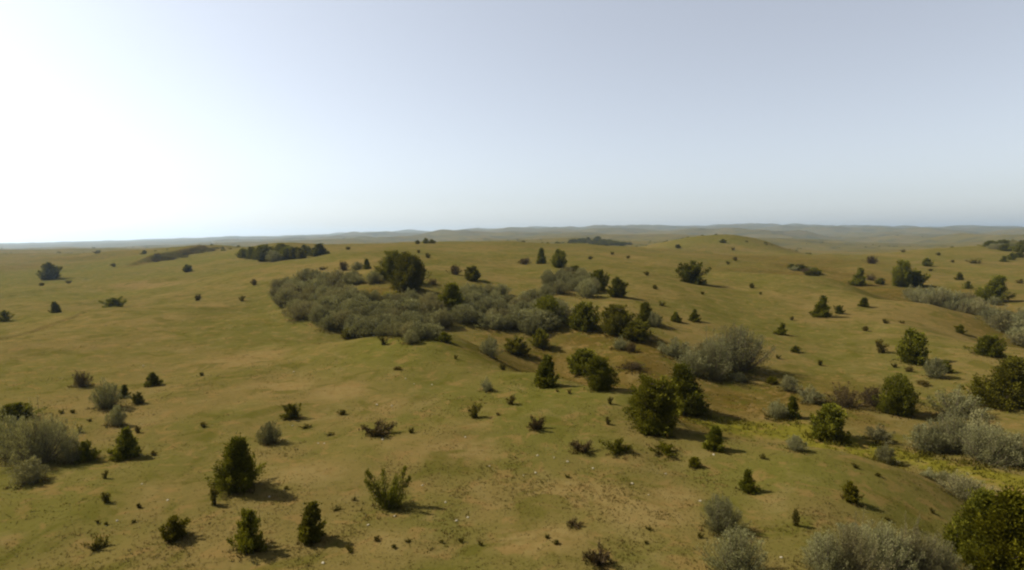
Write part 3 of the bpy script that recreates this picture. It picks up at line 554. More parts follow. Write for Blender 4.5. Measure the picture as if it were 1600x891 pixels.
# ------------------------------------------------------------------ plants: (shape, x, y, height, width, turn, name, label, category, group)
PLANTS = [
    ('tree1', 8.98, 34.73, 3.25, 2.66, 2.03, 'juniper_tree', 'large dark juniper tree, left one of the touching pair at centre right', 'tree', 'junipers scattered over the prairie'),
    ('tree0', 16.1, 51.11, 4.27, 2.68, 0.95, 'juniper_tree', 'tall juniper tree behind and right of the large dark centre juniper', 'tree', 'junipers scattered over the prairie'),
    ('jun1', 8.38, 33.48, 0.87, 0.96, 0.45, 'juniper_bush', 'small round bush at the foot of the large centre juniper', 'bush', 'junipers scattered over the prairie'),
    ('jun4', 9.35, 33.21, 0.51, 0.48, 3.37, 'juniper_bush', 'little bush just right of the foot of the large centre juniper', 'bush', 'junipers scattered over the prairie'),
    ('jun3', 11.47, 31.36, 1.34, 0.9, 2.3, 'juniper_bush', 'bushy young juniper with pointed top right of the juniper pair', 'bush', 'junipers scattered over the prairie'),
    ('jun7', 11.2, 26.07, 1.02, 0.7, 3.19, 'juniper_bush', 'young juniper on the near slope above the round grey shrub', 'bush', 'junipers scattered over the prairie'),
    ('yel1', 15.65, 25.23, 0.92, 0.62, 0.24, 'yellow_green_bush', 'yellow green upright bush alone on the bare right slope', 'bush', 'yellow green bushes on the slopes'),
    ('low2', 11.65, 22.33, 0.7, 0.23, 2.72, 'juniper_seedling', 'thin sapling left of the yellow green bush on the right slope', 'seedling', 'junipers scattered over the prairie'),
    ('silbig0', 8.52, 22.22, 1.36, 1.37, 0.44, 'silver_shrub', 'round grey green shrub with dark shadow, lower right centre', 'shrub', 'silvery shrubs on the slopes'),
    ('silbig0', 7.82, 18.87, 1.64, 1.48, 2.0, 'silver_shrub', 'pale green feathery shrub cut by the bottom edge', 'shrub', 'silvery shrubs on the slopes'),
    ('sil2', 13.82, 21.93, 0.51, 0.91, 0.57, 'silver_shrub', 'faint low grey shrub above the bottom edge thicket', 'shrub', 'silvery shrubs on the slopes'),
    ('silbig0', 10.93, 18.85, 1.36, 1.25, 2.67, 'silver_shrub', 'leftmost silvery shrub of the row along the bottom edge at right', 'shrub', 'silvery shrubs on the slopes'),
    ('silbig1', 11.87, 18.83, 1.84, 1.55, 5.19, 'silver_shrub', 'second from left silvery shrub of the row along the bottom edge at right', 'shrub', 'silvery shrubs on the slopes'),
    ('silbig0', 13.41, 19.5, 1.66, 1.56, 0.78, 'silver_shrub', 'middle silvery shrub of the row along the bottom edge at right', 'shrub', 'silvery shrubs on the slopes'),
    ('silbig1', 14.54, 19.67, 1.81, 1.62, 1.4, 'silver_shrub', 'fourth from left silvery shrub of the row along the bottom edge at right', 'shrub', 'silvery shrubs on the slopes'),
    ('silbig0', 15.81, 19.96, 1.43, 1.28, 3.94, 'silver_shrub', 'rightmost silvery shrub of the row along the bottom edge at right', 'shrub', 'silvery shrubs on the slopes'),
    ('tree2', 19.54, 22.86, 2.98, 1.69, 5.95, 'juniper_tree', 'tall dark green juniper in the bottom right corner group', 'tree', 'junipers scattered over the prairie'),
    ('ytree0', 19.92, 21.84, 3.59, 2.24, 3.62, 'juniper_tree', 'yellowish juniper cut by the right edge in the bottom corner', 'tree', 'junipers scattered over the prairie'),
    ('tree3', 19.32, 21.88, 1.77, 1.36, 2.49, 'juniper_tree', 'low dark juniper between the two trees of the bottom right corner', 'tree', 'junipers scattered over the prairie'),
    ('tree2', -13.4, 26.37, 2.57, 1.61, 6.13, 'juniper_tree', 'bushy juniper with strong shadow on the near left slope', 'tree', 'junipers scattered over the prairie'),
    ('jun5', -10.2, 20.87, 1.62, 1.16, 5.39, 'juniper_bush', 'dark juniper bush near the bottom edge left of centre', 'bush', 'junipers scattered over the prairie'),
    ('jun3', -8.13, 21.5, 1.49, 0.84, 1.82, 'juniper_bush', 'upright juniper bush near the bottom edge with a round shadow', 'bush', 'junipers scattered over the prairie'),
    ('yel0', -13.69, 21.78, 0.84, 0.81, 0.91, 'yellow_green_bush', 'small bright yellow green bush at lower left', 'bush', 'yellow green bushes on the slopes'),
    ('fan0', -5.65, 24.56, 1.76, 1.8, 0.0, 'juniper_bush', 'open juniper with limbs sprawling in a V shape', 'bush', 'junipers scattered over the prairie'),
    ('sil0', -14.73, 33.09, 1.3, 1.21, 0.74, 'silver_shrub', 'dark grey round shrub on the near slope left of centre', 'shrub', 'silvery shrubs on the slopes'),
    ('jun6', -15.36, 38.16, 0.94, 1.09, 5.13, 'juniper_bush', 'low spiky juniper above the dark grey shrub, left of centre', 'bush', 'junipers scattered over the prairie'),
    ('creep1', -8.23, 33.69, 0.68, 1.5, 1.13, 'creeping_shrub', 'flat brownish creeping shrub on the open slope', 'shrub', 'creeping shrubs on the near slope'),
    ('jun0', -21.81, 30.74, 1.63, 1.13, 4.01, 'juniper_bush', 'dark juniper right of the big grey shrubs at far left', 'bush', 'junipers scattered over the prairie'),
    ('jun5', -23.62, 30.35, 1.13, 0.93, 3.44, 'juniper_bush', 'dark little bush touching a grey shrub at far left', 'bush', 'junipers scattered over the prairie'),
    ('sil1', -24.31, 30.2, 1.25, 1.11, 0.39, 'silver_shrub', 'grey shrub between the big dark clump and the little bush', 'shrub', 'silvery shrubs on the slopes'),
    ('silbig1', -26.14, 30.19, 2.72, 2.68, 0.37, 'silver_shrub', 'big dark grey shrub clump at the left edge', 'shrub', 'silvery shrubs on the slopes'),
    ('sil3', -28.36, 31.02, 2.22, 1.95, 1.29, 'silver_shrub', 'grey shrub cut by the left edge', 'shrub', 'silvery shrubs on the slopes'),
    ('sil2', -27.92, 33.52, 1.54, 1.16, 4.27, 'silver_shrub', 'small grey shrub behind the big clump at left', 'shrub', 'silvery shrubs on the slopes'),
    ('jun4', -33.82, 37.34, 1.09, 1.74, 2.69, 'juniper_bush', 'green bush at the left edge behind the grey clump', 'bush', 'junipers scattered over the prairie'),
    ('sil0', -24.08, 27.11, 1.16, 1.44, 1.97, 'silver_shrub', 'lowest grey shrub in front of the big left clump', 'shrub', 'silvery shrubs on the slopes'),
    ('sil1', -29.51, 40.23, 1.9, 1.71, 3.68, 'silver_shrub', 'grey green shrub standing alone at left', 'shrub', 'silvery shrubs on the slopes'),
    ('sil0', -26.21, 36.35, 1.27, 1.04, 2.85, 'silver_shrub', 'smaller grey shrub just below the lone one at left', 'shrub', 'silvery shrubs on the slopes'),
    ('rus0', -36.02, 46.21, 1.23, 1.31, 1.88, 'russet_shrub', 'russet topped dark bush at left', 'shrub', 'russet shrubs of the gully'),
    ('jun0', -30.61, 47.06, 1.11, 1.05, 4.39, 'juniper_bush', 'small black green juniper bush at left on open grass', 'bush', 'junipers scattered over the prairie'),
    ('jun3', -30.5, 43.27, 1.04, 0.62, 1.53, 'juniper_bush', 'thin small bush right of the lone grey shrub', 'bush', 'junipers scattered over the prairie'),
    ('jun2', -28.1, 41.31, 0.81, 0.67, 3.3, 'juniper_bush', 'faint small bush right of the thin small one at left', 'bush', 'junipers scattered over the prairie'),
    ('low2', -13.56, 24.57, 0.81, 0.3, 5.5, 'juniper_seedling', 'thin dark sapling left of the bushy near juniper', 'seedling', 'junipers scattered over the prairie'),
    ('low0', -18.5, 24.74, 0.51, 0.31, 4.58, 'juniper_seedling', 'tiny twig at lower left under the dark juniper', 'seedling', 'junipers scattered over the prairie'),
    ('low3', -16.29, 21.08, 0.53, 0.48, 1.81, 'juniper_seedling', 'wispy weed near the bottom left corner', 'seedling', 'junipers scattered over the prairie'),
    ('creep0', 5.96, 30.71, 0.68, 1.5, 6.16, 'creeping_shrub', 'green creeping shrub lower left of the juniper pair', 'shrub', 'creeping shrubs on the near slope'),
    ('creep0', 8.58, 30.94, 0.55, 1.39, 0.74, 'creeping_shrub', 'green creeping shrub below the juniper pair', 'shrub', 'creeping shrubs on the near slope'),
    ('creep1', 3.85, 30.79, 0.51, 1.01, 2.63, 'creeping_shrub', 'brownish creeping shrub left of the green ones', 'shrub', 'creeping shrubs on the near slope'),
    ('creep1', 1.44, 34.28, 0.74, 0.84, 4.75, 'creeping_shrub', 'small creeping shrub at the middle of the near slope', 'shrub', 'creeping shrubs on the near slope'),
    ('low1', -2.63, 36.83, 0.98, 0.68, 0.95, 'juniper_seedling', 'leaning seedling with a shadow tail at the middle of the near slope', 'seedling', 'junipers scattered over the prairie'),
    ('sil2', -2.07, 43.42, 1.04, 0.79, 3.07, 'silver_shrub', 'little grey shrub on the green shoulder at centre', 'shrub', 'silvery shrubs on the slopes'),
    ('low1', -0.16, 39.52, 0.65, 0.56, 0.25, 'juniper_seedling', 'tiny seedling left of the juniper on the shoulder', 'seedling', 'junipers scattered over the prairie'),
    ('jun0', 2.65, 44.71, 2.43, 1.62, 4.8, 'juniper_bush', 'yellowish juniper on the shoulder with a long thin shadow', 'bush', 'junipers scattered over the prairie'),
    ('creep1', 3.02, 19.49, 0.59, 0.69, 3.6, 'creeping_shrub', 'dead brown twiggy shrub at the bottom edge', 'shrub', 'creeping shrubs on the near slope'),
    ('creep1', 2.53, 22.61, 0.21, 0.51, 5.5, 'creeping_shrub', 'flat dark brown shrub near the bottom centre', 'shrub', 'creeping shrubs on the near slope'),
    ('yel0', 9.68, 29.22, 0.52, 0.48, 1.97, 'yellow_green_bush', 'tiny yellow bush below the creeping shrubs', 'bush', 'yellow green bushes on the slopes'),
    ('tree3', 6.75, 42.47, 2.49, 1.71, 4.37, 'juniper_tree', 'dark juniper on the lip of the gully with thin shadow', 'tree', 'junipers scattered over the prairie'),
    ('jun4', 7.99, 63.11, 2.67, 2.92, 3.73, 'juniper_bush', 'green round juniper behind the dark one on the gully lip', 'bush', 'junipers scattered over the prairie'),
    ('jun2', 0.4, 68.43, 2.01, 2.61, 2.86, 'juniper_bush', 'dark low juniper at the left end of the gully', 'bush', 'junipers scattered over the prairie'),
    ('jun1', 3.67, 72.6, 2.33, 2.05, 5.93, 'juniper_bush', 'round dark juniper in the bowl below the right thicket', 'bush', 'junipers scattered over the prairie'),
    ('sil1', -2.44, 59.44, 2.03, 1.79, 2.98, 'silver_shrub', 'grey shrub on the shoulder below the two thickets', 'shrub', 'silvery shrubs on the slopes'),
    ('low0', -0.83, 51.38, 0.61, 0.52, 4.17, 'juniper_seedling', 'tiny seedling below the grey shoulder shrub', 'seedling', 'junipers scattered over the prairie'),
    ('tree1', 5.35, 83.51, 3.71, 3.67, 0.38, 'juniper_tree', 'black green juniper at the right end of the right thicket', 'tree', 'junipers scattered over the prairie'),
    ('jun4', 10.24, 79.53, 3.71, 3.5, 4.41, 'juniper_bush', 'round juniper in the bowl right of the right thicket', 'bush', 'junipers scattered over the prairie'),
    ('tree3', 14.51, 76.3, 3.89, 3.51, 4.06, 'juniper_tree', 'large dark juniper in the middle of the bowl', 'tree', 'junipers scattered over the prairie'),
    ('jun1', 16.38, 73.87, 2.29, 3.69, 5.16, 'juniper_bush', 'broad dark juniper low on the right of the bowl', 'bush', 'junipers scattered over the prairie'),
    ('jun7', 19.82, 82.34, 2.98, 2.64, 2.42, 'juniper_bush', 'brownish green juniper behind the broad dark one in the bowl', 'bush', 'junipers scattered over the prairie'),
    ('sil0', 20.67, 81.08, 2.07, 1.95, 4.2, 'silver_shrub', 'grey shrub at the right edge of the bowl junipers', 'shrub', 'silvery shrubs on the slopes'),
    ('sil2', 13.53, 69.89, 1.48, 1.69, 0.14, 'silver_shrub', 'small grey shrub below the large bowl juniper', 'shrub', 'silvery shrubs on the slopes'),
    ('rus0', 14.65, 68.27, 1.16, 1.24, 2.9, 'russet_shrub', 'small brown bush below the bowl junipers', 'shrub', 'russet shrubs of the gully'),
    ('rus1', 13.36, 61.82, 0.85, 2.49, 1.06, 'russet_shrub', 'flat russet shrub on the gully bank', 'shrub', 'russet shrubs of the gully'),
    ('sil2', 19.95, 68.09, 2.12, 3.14, 0.74, 'silver_shrub', 'pale low shrub left of the big silver shrub', 'shrub', 'silvery shrubs on the slopes'),
    ('silbig1', 23.04, 64.22, 4.14, 5.38, 0.37, 'silver_shrub', 'broad silver shrub with deep shadow, left half of the clump', 'shrub', 'silvery shrubs on the slopes'),
    ('silbig0', 26.96, 66.38, 5.01, 5.55, 1.0, 'silver_shrub', 'tallest silver shrub of the clump on the bowl slope', 'shrub', 'silvery shrubs on the slopes'),
    ('sil1', 20.33, 62.73, 2.64, 3.15, 4.82, 'silver_shrub', 'left end of the silver shrub clump on the bowl slope', 'shrub', 'silvery shrubs on the slopes'),
    ('sil0', 23.02, 62.0, 1.18, 1.51, 0.81, 'silver_shrub', 'small grey shrub at the foot of the silver clump', 'shrub', 'silvery shrubs on the slopes'),
    ('sil0', 25.46, 62.43, 0.9, 1.64, 1.56, 'silver_shrub', 'little grey shrub right at the foot of the silver clump', 'shrub', 'silvery shrubs on the slopes'),
    ('jun4', 16.56, 107.44, 3.9, 2.79, 2.46, 'juniper_bush', 'dark juniper at the upper right end of the upper thicket', 'bush', 'junipers scattered over the prairie'),
    ('jun1', 18.64, 99.03, 3.38, 2.57, 0.51, 'juniper_bush', 'round juniper with a shadow right of the upper thicket', 'bush', 'junipers scattered over the prairie'),
    ('jun3', 8.55, 163.09, 4.55, 2.28, 2.82, 'juniper_bush', 'narrow small juniper on the ridge slope above the thickets', 'bush', 'junipers scattered over the prairie'),
    ('jun1', 12.25, 146.01, 4.51, 3.78, 5.55, 'juniper_bush', 'dark juniper on the slope right of the narrow one', 'bush', 'junipers scattered over the prairie'),
    ('rus0', 3.64, 158.94, 1.84, 3.79, 5.15, 'russet_shrub', 'low brown shrub left of the narrow ridge juniper', 'shrub', 'russet shrubs of the gully'),
    ('jun2', 15.34, 137.89, 1.31, 2.2, 1.75, 'juniper_bush', 'tiny bush right of the dark slope juniper', 'bush', 'junipers scattered over the prairie'),
    ('jun6', 42.53, 131.89, 5.0, 6.02, 2.25, 'juniper_bush', 'spreading juniper alone on the open hill with shadow to the right', 'bush', 'junipers scattered over the prairie'),
    ('jun0', 25.05, 85.47, 1.46, 1.29, 6.01, 'juniper_bush', 'left of two little junipers above the silver clump', 'bush', 'junipers scattered over the prairie'),
    ('jun7', 28.47, 86.99, 1.77, 1.4, 1.11, 'juniper_bush', 'right of two little junipers above the silver clump', 'bush', 'junipers scattered over the prairie'),
    ('tree3', -22.21, 103.51, 5.07, 3.7, 1.46, 'juniper_tree', 'dark juniper behind the left thicket, left of a pair', 'tree', 'junipers scattered over the prairie'),
    ('tree1', -17.79, 96.66, 5.95, 4.42, 1.47, 'juniper_tree', 'bigger darker juniper behind the left thicket, right of a pair', 'tree', 'junipers scattered over the prairie'),
    ('tree0', -9.17, 83.86, 4.47, 3.18, 3.05, 'juniper_tree', 'dark pointed juniper between the two thickets', 'tree', 'junipers scattered over the prairie'),
    ('jun1', -7.93, 111.12, 2.83, 2.88, 1.65, 'juniper_bush', 'dark juniper at the upper edge of the right thicket', 'bush', 'junipers scattered over the prairie'),
    ('rus0', -11.92, 117.0, 1.99, 2.33, 0.03, 'russet_shrub', 'reddish bush left of the juniper above the right thicket', 'shrub', 'russet shrubs of the gully'),
    ('rus1', -14.56, 103.38, 1.2, 1.65, 2.63, 'russet_shrub', 'small dark bush in the shadow of the juniper pair', 'shrub', 'russet shrubs of the gully'),
    ('rus0', -39.74, 133.05, 2.27, 2.39, 2.32, 'russet_shrub', 'reddish shrub above the left thicket', 'shrub', 'russet shrubs of the gully'),
    ('sil0', -35.19, 128.58, 1.91, 2.56, 3.56, 'silver_shrub', 'grey shrub between the reddish one and a dark one above the left thicket', 'shrub', 'silvery shrubs on the slopes'),
    ('jun3', -31.95, 124.19, 2.26, 1.36, 5.99, 'juniper_bush', 'small black juniper above the left thicket', 'bush', 'junipers scattered over the prairie'),
    ('jun1', -21.29, 72.26, 1.38, 1.45, 3.24, 'juniper_bush', 'dark bush at the lower edge of the left thicket', 'bush', 'junipers scattered over the prairie'),
    ('low1', -13.39, 57.87, 0.87, 0.7, 3.88, 'juniper_seedling', 'seedling in front of the left thicket', 'seedling', 'junipers scattered over the prairie'),
    ('jun1', -7.15, 58.52, 0.99, 1.18, 0.34, 'juniper_bush', 'dark bush at the right tip of the left thicket', 'bush', 'junipers scattered over the prairie'),
    ('jun1', 49.93, 69.31, 4.01, 3.06, 4.9, 'juniper_bush', 'large round juniper on the right hill side', 'bush', 'junipers scattered over the prairie'),
    ('sil0', 47.75, 62.65, 2.29, 1.9, 5.49, 'silver_shrub', 'grey shrub below the large round juniper on the right', 'shrub', 'silvery shrubs on the slopes'),
    ('jun2', 50.15, 64.29, 1.39, 1.17, 2.46, 'juniper_bush', 'small bush right of the grey shrub on the right hill', 'bush', 'junipers scattered over the prairie'),
    ('low1', 49.68, 74.85, 1.78, 1.21, 2.51, 'juniper_seedling', 'small leaning juniper left of the large round one', 'seedling', 'junipers scattered over the prairie'),
    ('tree2', 45.71, 51.81, 4.45, 3.54, 0.65, 'juniper_tree', 'big juniper at the right edge of the photo, mid height', 'tree', 'junipers scattered over the prairie'),
    ('jun4', 60.16, 69.98, 2.53, 2.53, 3.98, 'juniper_bush', 'juniper above the big one at the right edge', 'bush', 'junipers scattered over the prairie'),
    ('jun7', 54.71, 98.72, 3.59, 2.57, 0.42, 'juniper_bush', 'juniper with shadow on the middle right hill', 'bush', 'junipers scattered over the prairie'),
    ('jun6', 59.28, 101.29, 1.51, 1.42, 1.02, 'juniper_bush', 'small bush right of the juniper on the middle right hill', 'bush', 'junipers scattered over the prairie'),
    ('jun3', 66.8, 106.34, 1.7, 1.49, 2.14, 'juniper_bush', 'small pointed juniper near the crest of the middle right hill', 'bush', 'junipers scattered over the prairie'),
    ('jun7', 40.88, 84.78, 1.73, 1.45, 0.0, 'juniper_bush', 'small juniper right above the silver clump', 'bush', 'junipers scattered over the prairie'),
    ('jun5', 38.66, 75.83, 0.88, 1.15, 0.64, 'juniper_bush', 'dark little bush right of the silver clump', 'bush', 'junipers scattered over the prairie'),
    ('jun7', 106.31, 172.22, 5.15, 3.78, 0.16, 'juniper_bush', 'juniper just behind the crest of the middle right hill', 'bush', 'junipers scattered over the prairie'),
    ('rus1', 116.42, 182.2, 2.12, 3.28, 5.49, 'russet_shrub', 'reddish bush right of the juniper behind the crest', 'shrub', 'russet shrubs of the gully'),
    ('jun2', 113.74, 173.4, 1.84, 2.43, 0.93, 'juniper_bush', 'tiny bush at the crest right of the reddish one', 'bush', 'junipers scattered over the prairie'),
    ('tree3', 116.4, 168.29, 7.57, 4.37, 1.58, 'juniper_tree', 'tall green juniper at the head of the draw', 'tree', 'junipers scattered over the prairie'),
    ('jun4', 121.65, 169.95, 4.32, 5.08, 2.18, 'juniper_bush', 'round juniper touching the tall green one at the draw', 'bush', 'junipers scattered over the prairie'),
    ('jun5', 170.44, 230.73, 3.44, 4.14, 0.77, 'juniper_bush', 'dark round bush on the far right hill', 'bush', 'junipers scattered over the prairie'),
    ('rus0', 148.41, 232.41, 3.21, 4.63, 5.33, 'russet_shrub', 'brown bush on the far slope left of the tall green juniper', 'shrub', 'russet shrubs of the gully'),
    ('tree2', 122.09, 143.08, 6.4, 5.14, 6.24, 'juniper_tree', 'dark juniper on the far right hill with shadow', 'tree', 'junipers scattered over the prairie'),
    ('sil0', 119.32, 138.4, 2.06, 2.5, 2.93, 'silver_shrub', 'grey shrub at the foot of the far right hill juniper', 'shrub', 'silvery shrubs on the slopes'),
    ('jun0', 145.27, 182.25, 2.54, 2.01, 0.54, 'juniper_bush', 'small juniper on the far right hill, upper of two', 'bush', 'junipers scattered over the prairie'),
    ('jun5', 131.31, 161.59, 2.25, 1.94, 2.15, 'juniper_bush', 'small juniper on the far right hill, lower of two', 'bush', 'junipers scattered over the prairie'),
    ('jun5', 221.73, 253.55, 2.71, 2.78, 5.21, 'juniper_bush', 'left of three bushes in a row near the top right hill', 'bush', 'junipers scattered over the prairie'),
    ('jun5', 229.62, 258.72, 3.32, 3.35, 0.15, 'juniper_bush', 'middle of three bushes in a row near the top right hill', 'bush', 'junipers scattered over the prairie'),
    ('jun1', 246.14, 273.19, 2.92, 3.27, 3.32, 'juniper_bush', 'right of three bushes in a row near the top right hill', 'bush', 'junipers scattered over the prairie'),
    ('low3', 200.52, 243.95, 2.07, 3.41, 0.92, 'juniper_seedling', 'low bush below the wooded crest of the far right hill', 'seedling', 'junipers scattered over the prairie'),
    ('yel0', 74.53, 92.78, 1.39, 1.22, 3.41, 'yellow_green_bush', 'yellow brown bush near the right end of the middle hill crest', 'bush', 'yellow green bushes on the slopes'),
    ('tree1', 35.5, 50.91, 3.44, 2.37, 0.17, 'juniper_tree', 'dark juniper among grey shrubs on the gully side at right', 'tree', 'junipers scattered over the prairie'),
    ('jun4', 25.44, 44.48, 2.83, 2.17, 3.32, 'juniper_bush', 'green rounded juniper on the gully floor at right', 'bush', 'junipers scattered over the prairie'),
    ('jun3', 25.16, 49.68, 1.99, 1.01, 6.14, 'juniper_bush', 'dark juniper touching a grey shrub in the gully', 'bush', 'junipers scattered over the prairie'),
    ('sil1', 24.0, 50.05, 1.51, 1.63, 5.42, 'silver_shrub', 'grey shrub left of the dark gully juniper', 'shrub', 'silvery shrubs on the slopes'),
    ('sil0', 29.62, 59.14, 1.63, 1.91, 4.37, 'silver_shrub', 'upper grey shrub of the gully row', 'shrub', 'silvery shrubs on the slopes'),
    ('yel0', 28.75, 61.41, 0.79, 0.87, 1.64, 'yellow_green_bush', 'tiny yellow bush left of the upper grey shrub', 'bush', 'yellow green bushes on the slopes'),
    ('sil2', 29.59, 54.68, 1.62, 2.1, 2.3, 'silver_shrub', 'grey shrub with dark hollow in the gully row', 'shrub', 'silvery shrubs on the slopes'),
    ('rus1', 31.93, 53.2, 2.25, 2.79, 1.05, 'russet_shrub', 'purplish grey shrub in the gully row', 'shrub', 'russet shrubs of the gully'),
    ('rus0', 34.86, 53.53, 1.81, 2.27, 4.85, 'russet_shrub', 'brown grey shrub left of the dark gully side juniper', 'shrub', 'russet shrubs of the gully'),
    ('sil2', 29.42, 44.14, 1.32, 1.62, 3.34, 'silver_shrub', 'brownish shrub on the gully floor right of the green juniper', 'shrub', 'silvery shrubs on the slopes'),
    ('sil0', 15.99, 30.96, 0.87, 0.95, 4.89, 'silver_shrub', 'grey shrub on the gully lip below the green juniper', 'shrub', 'silvery shrubs on the slopes'),
    ('sil1', 27.01, 39.64, 1.41, 1.14, 2.07, 'silver_shrub', 'grey shrub on the gully lip with a small shadow', 'shrub', 'silvery shrubs on the slopes'),
    ('sil3', 40.2, 49.87, 2.31, 3.02, 1.4, 'silver_shrub', 'pale silver shrub above the right edge clump', 'shrub', 'silvery shrubs on the slopes'),
    ('sil1', 31.45, 41.53, 2.15, 2.19, 5.1, 'silver_shrub', 'left end of the silver clump by the yellow grass', 'shrub', 'silvery shrubs on the slopes'),
    ('silbig0', 33.06, 41.04, 2.74, 2.74, 4.0, 'silver_shrub', 'second silver shrub of the clump by the yellow grass', 'shrub', 'silvery shrubs on the slopes'),
    ('silbig1', 33.29, 38.48, 2.7, 3.26, 0.5, 'silver_shrub', 'largest silver shrub of the clump by the yellow grass', 'shrub', 'silvery shrubs on the slopes'),
    ('sil0', 34.39, 37.59, 2.21, 1.99, 6.19, 'silver_shrub', 'silver shrub of the yellow grass clump cut by the right edge', 'shrub', 'silvery shrubs on the slopes'),
    ('sil2', 35.45, 42.01, 2.72, 2.55, 5.35, 'silver_shrub', 'silver shrub at the back of the clump by the yellow grass', 'shrub', 'silvery shrubs on the slopes'),
    ('silbig0', 23.99, 29.04, 1.23, 1.9, 5.0, 'silver_shrub', 'silver shrub alone in front of the yellow grass', 'shrub', 'silvery shrubs on the slopes'),
    ('sil2', 23.2, 30.44, 0.6, 0.69, 5.06, 'silver_shrub', 'left of two small grey shrubs on the gully lip', 'shrub', 'silvery shrubs on the slopes'),
    ('sil1', 28.73, 36.33, 0.55, 0.75, 5.14, 'silver_shrub', 'right of two small grey shrubs on the gully lip', 'shrub', 'silvery shrubs on the slopes'),
    ('jun1', -156.62, 190.46, 5.48, 4.93, 1.42, 'juniper_bush', 'dark round tree on the bright green slope at far left', 'bush', 'junipers scattered over the prairie'),
    ('jun0', -79.39, 97.31, 1.98, 1.46, 2.23, 'juniper_bush', 'small juniper below the round tree at far left', 'bush', 'junipers scattered over the prairie'),
    ('jun6', -79.41, 111.43, 1.98, 3.56, 0.18, 'juniper_bush', 'low dark bush beside the track at left', 'bush', 'junipers scattered over the prairie'),
    ('jun5', -80.8, 88.84, 1.7, 1.78, 1.63, 'juniper_bush', 'dark bush cut by the left edge beside the track', 'bush', 'junipers scattered over the prairie'),
    ('jun1', -108.45, 188.05, 2.4, 2.81, 6.01, 'juniper_bush', 'small dark bush on the left slope near the dark bank', 'bush', 'junipers scattered over the prairie'),
    ('jun5', -192.61, 295.58, 2.21, 3.24, 5.88, 'juniper_bush', 'tiny dark bush far off at left on the skyline side of the bank', 'bush', 'junipers scattered over the prairie'),
    ('low0', -139.12, 165.98, 0.99, 1.41, 6.2, 'juniper_seedling', 'tiny dark seedling on the far left green slopes', 'seedling', 'seedlings on the left slopes'),
    ('low1', -134.16, 170.01, 1.01, 1.45, 6.0, 'juniper_seedling', 'tiny dark seedling on the far left green slopes', 'seedling', 'seedlings on the left slopes'),
    ('low2', -169.58, 239.97, 1.44, 1.63, 2.29, 'juniper_seedling', 'tiny dark seedling on the far left green slopes', 'seedling', 'seedlings on the left slopes'),
    ('low3', -244.35, 332.12, 1.71, 2.25, 1.38, 'juniper_seedling', 'tiny dark seedling on the far left green slopes', 'seedling', 'seedlings on the left slopes'),
    ('low0', -64.12, 114.05, 1.27, 1.07, 1.42, 'juniper_seedling', 'tiny dark seedling on the far left green slopes', 'seedling', 'seedlings on the left slopes'),
    ('low1', -53.84, 111.54, 1.05, 0.95, 1.24, 'juniper_seedling', 'tiny dark seedling on the far left green slopes', 'seedling', 'seedlings on the left slopes'),
    ('low2', -60.19, 131.28, 1.46, 1.01, 1.28, 'juniper_seedling', 'tiny dark seedling on the far left green slopes', 'seedling', 'seedlings on the left slopes'),
    ('low3', -46.84, 139.57, 0.83, 1.3, 3.92, 'juniper_seedling', 'tiny dark seedling on the far left green slopes', 'seedling', 'seedlings on the left slopes'),
    ('low0', -65.18, 224.56, 1.15, 2.09, 5.65, 'juniper_seedling', 'tiny dark seedling on the far left green slopes', 'seedling', 'seedlings on the left slopes'),
    ('low0', -30.43, 184.46, 1.11, 1.09, 5.28, 'juniper_seedling', 'tiny dark seedling on the broad hill behind the thickets', 'seedling', 'seedlings on the broad hill'),
    ('low1', -24.42, 163.73, 1.54, 1.39, 3.01, 'juniper_seedling', 'tiny dark seedling on the broad hill behind the thickets', 'seedling', 'seedlings on the broad hill'),
    ('low2', 25.73, 185.5, 1.11, 1.26, 4.1, 'juniper_seedling', 'tiny dark seedling on the broad hill behind the thickets', 'seedling', 'seedlings on the broad hill'),
    ('low3', 39.21, 219.76, 1.13, 1.3, 5.02, 'juniper_seedling', 'tiny dark seedling on the broad hill behind the thickets', 'seedling', 'seedlings on the broad hill'),
    ('low0', 42.61, 207.18, 1.06, 1.23, 0.53, 'juniper_seedling', 'tiny dark seedling on the broad hill behind the thickets', 'seedling', 'seedlings on the broad hill'),
    ('low1', 32.51, 134.85, 1.03, 1.15, 4.15, 'juniper_seedling', 'tiny dark seedling on the broad hill behind the thickets', 'seedling', 'seedlings on the broad hill'),
    ('low2', 28.18, 110.5, 0.85, 0.94, 5.71, 'juniper_seedling', 'tiny dark seedling on the broad hill behind the thickets', 'seedling', 'seedlings on the broad hill'),
    ('low3', 25.49, 95.17, 0.72, 0.97, 4.91, 'juniper_seedling', 'tiny dark seedling on the broad hill behind the thickets', 'seedling', 'seedlings on the broad hill'),
    ('low0', 38.14, 112.3, 0.57, 0.77, 4.71, 'juniper_seedling', 'tiny dark seedling on the broad hill behind the thickets', 'seedling', 'seedlings on the broad hill'),
    ('low1', 81.58, 212.42, 1.27, 1.26, 3.0, 'juniper_seedling', 'tiny dark seedling on the broad hill behind the thickets', 'seedling', 'seedlings on the broad hill'),
    ('low2', 92.54, 232.77, 1.6, 1.38, 1.12, 'juniper_seedling', 'tiny dark seedling on the broad hill behind the thickets', 'seedling', 'seedlings on the broad hill'),
    ('low3', 146.18, 372.45, 1.91, 2.21, 4.96, 'juniper_seedling', 'tiny dark seedling on the broad hill behind the thickets', 'seedling', 'seedlings on the broad hill'),
    ('low0', 55.19, 128.93, 1.1, 1.21, 2.09, 'juniper_seedling', 'tiny dark seedling on the broad hill behind the thickets', 'seedling', 'seedlings on the broad hill'),
    ('low1', 53.72, 121.09, 0.62, 0.62, 5.03, 'juniper_seedling', 'tiny dark seedling on the broad hill behind the thickets', 'seedling', 'seedlings on the broad hill'),
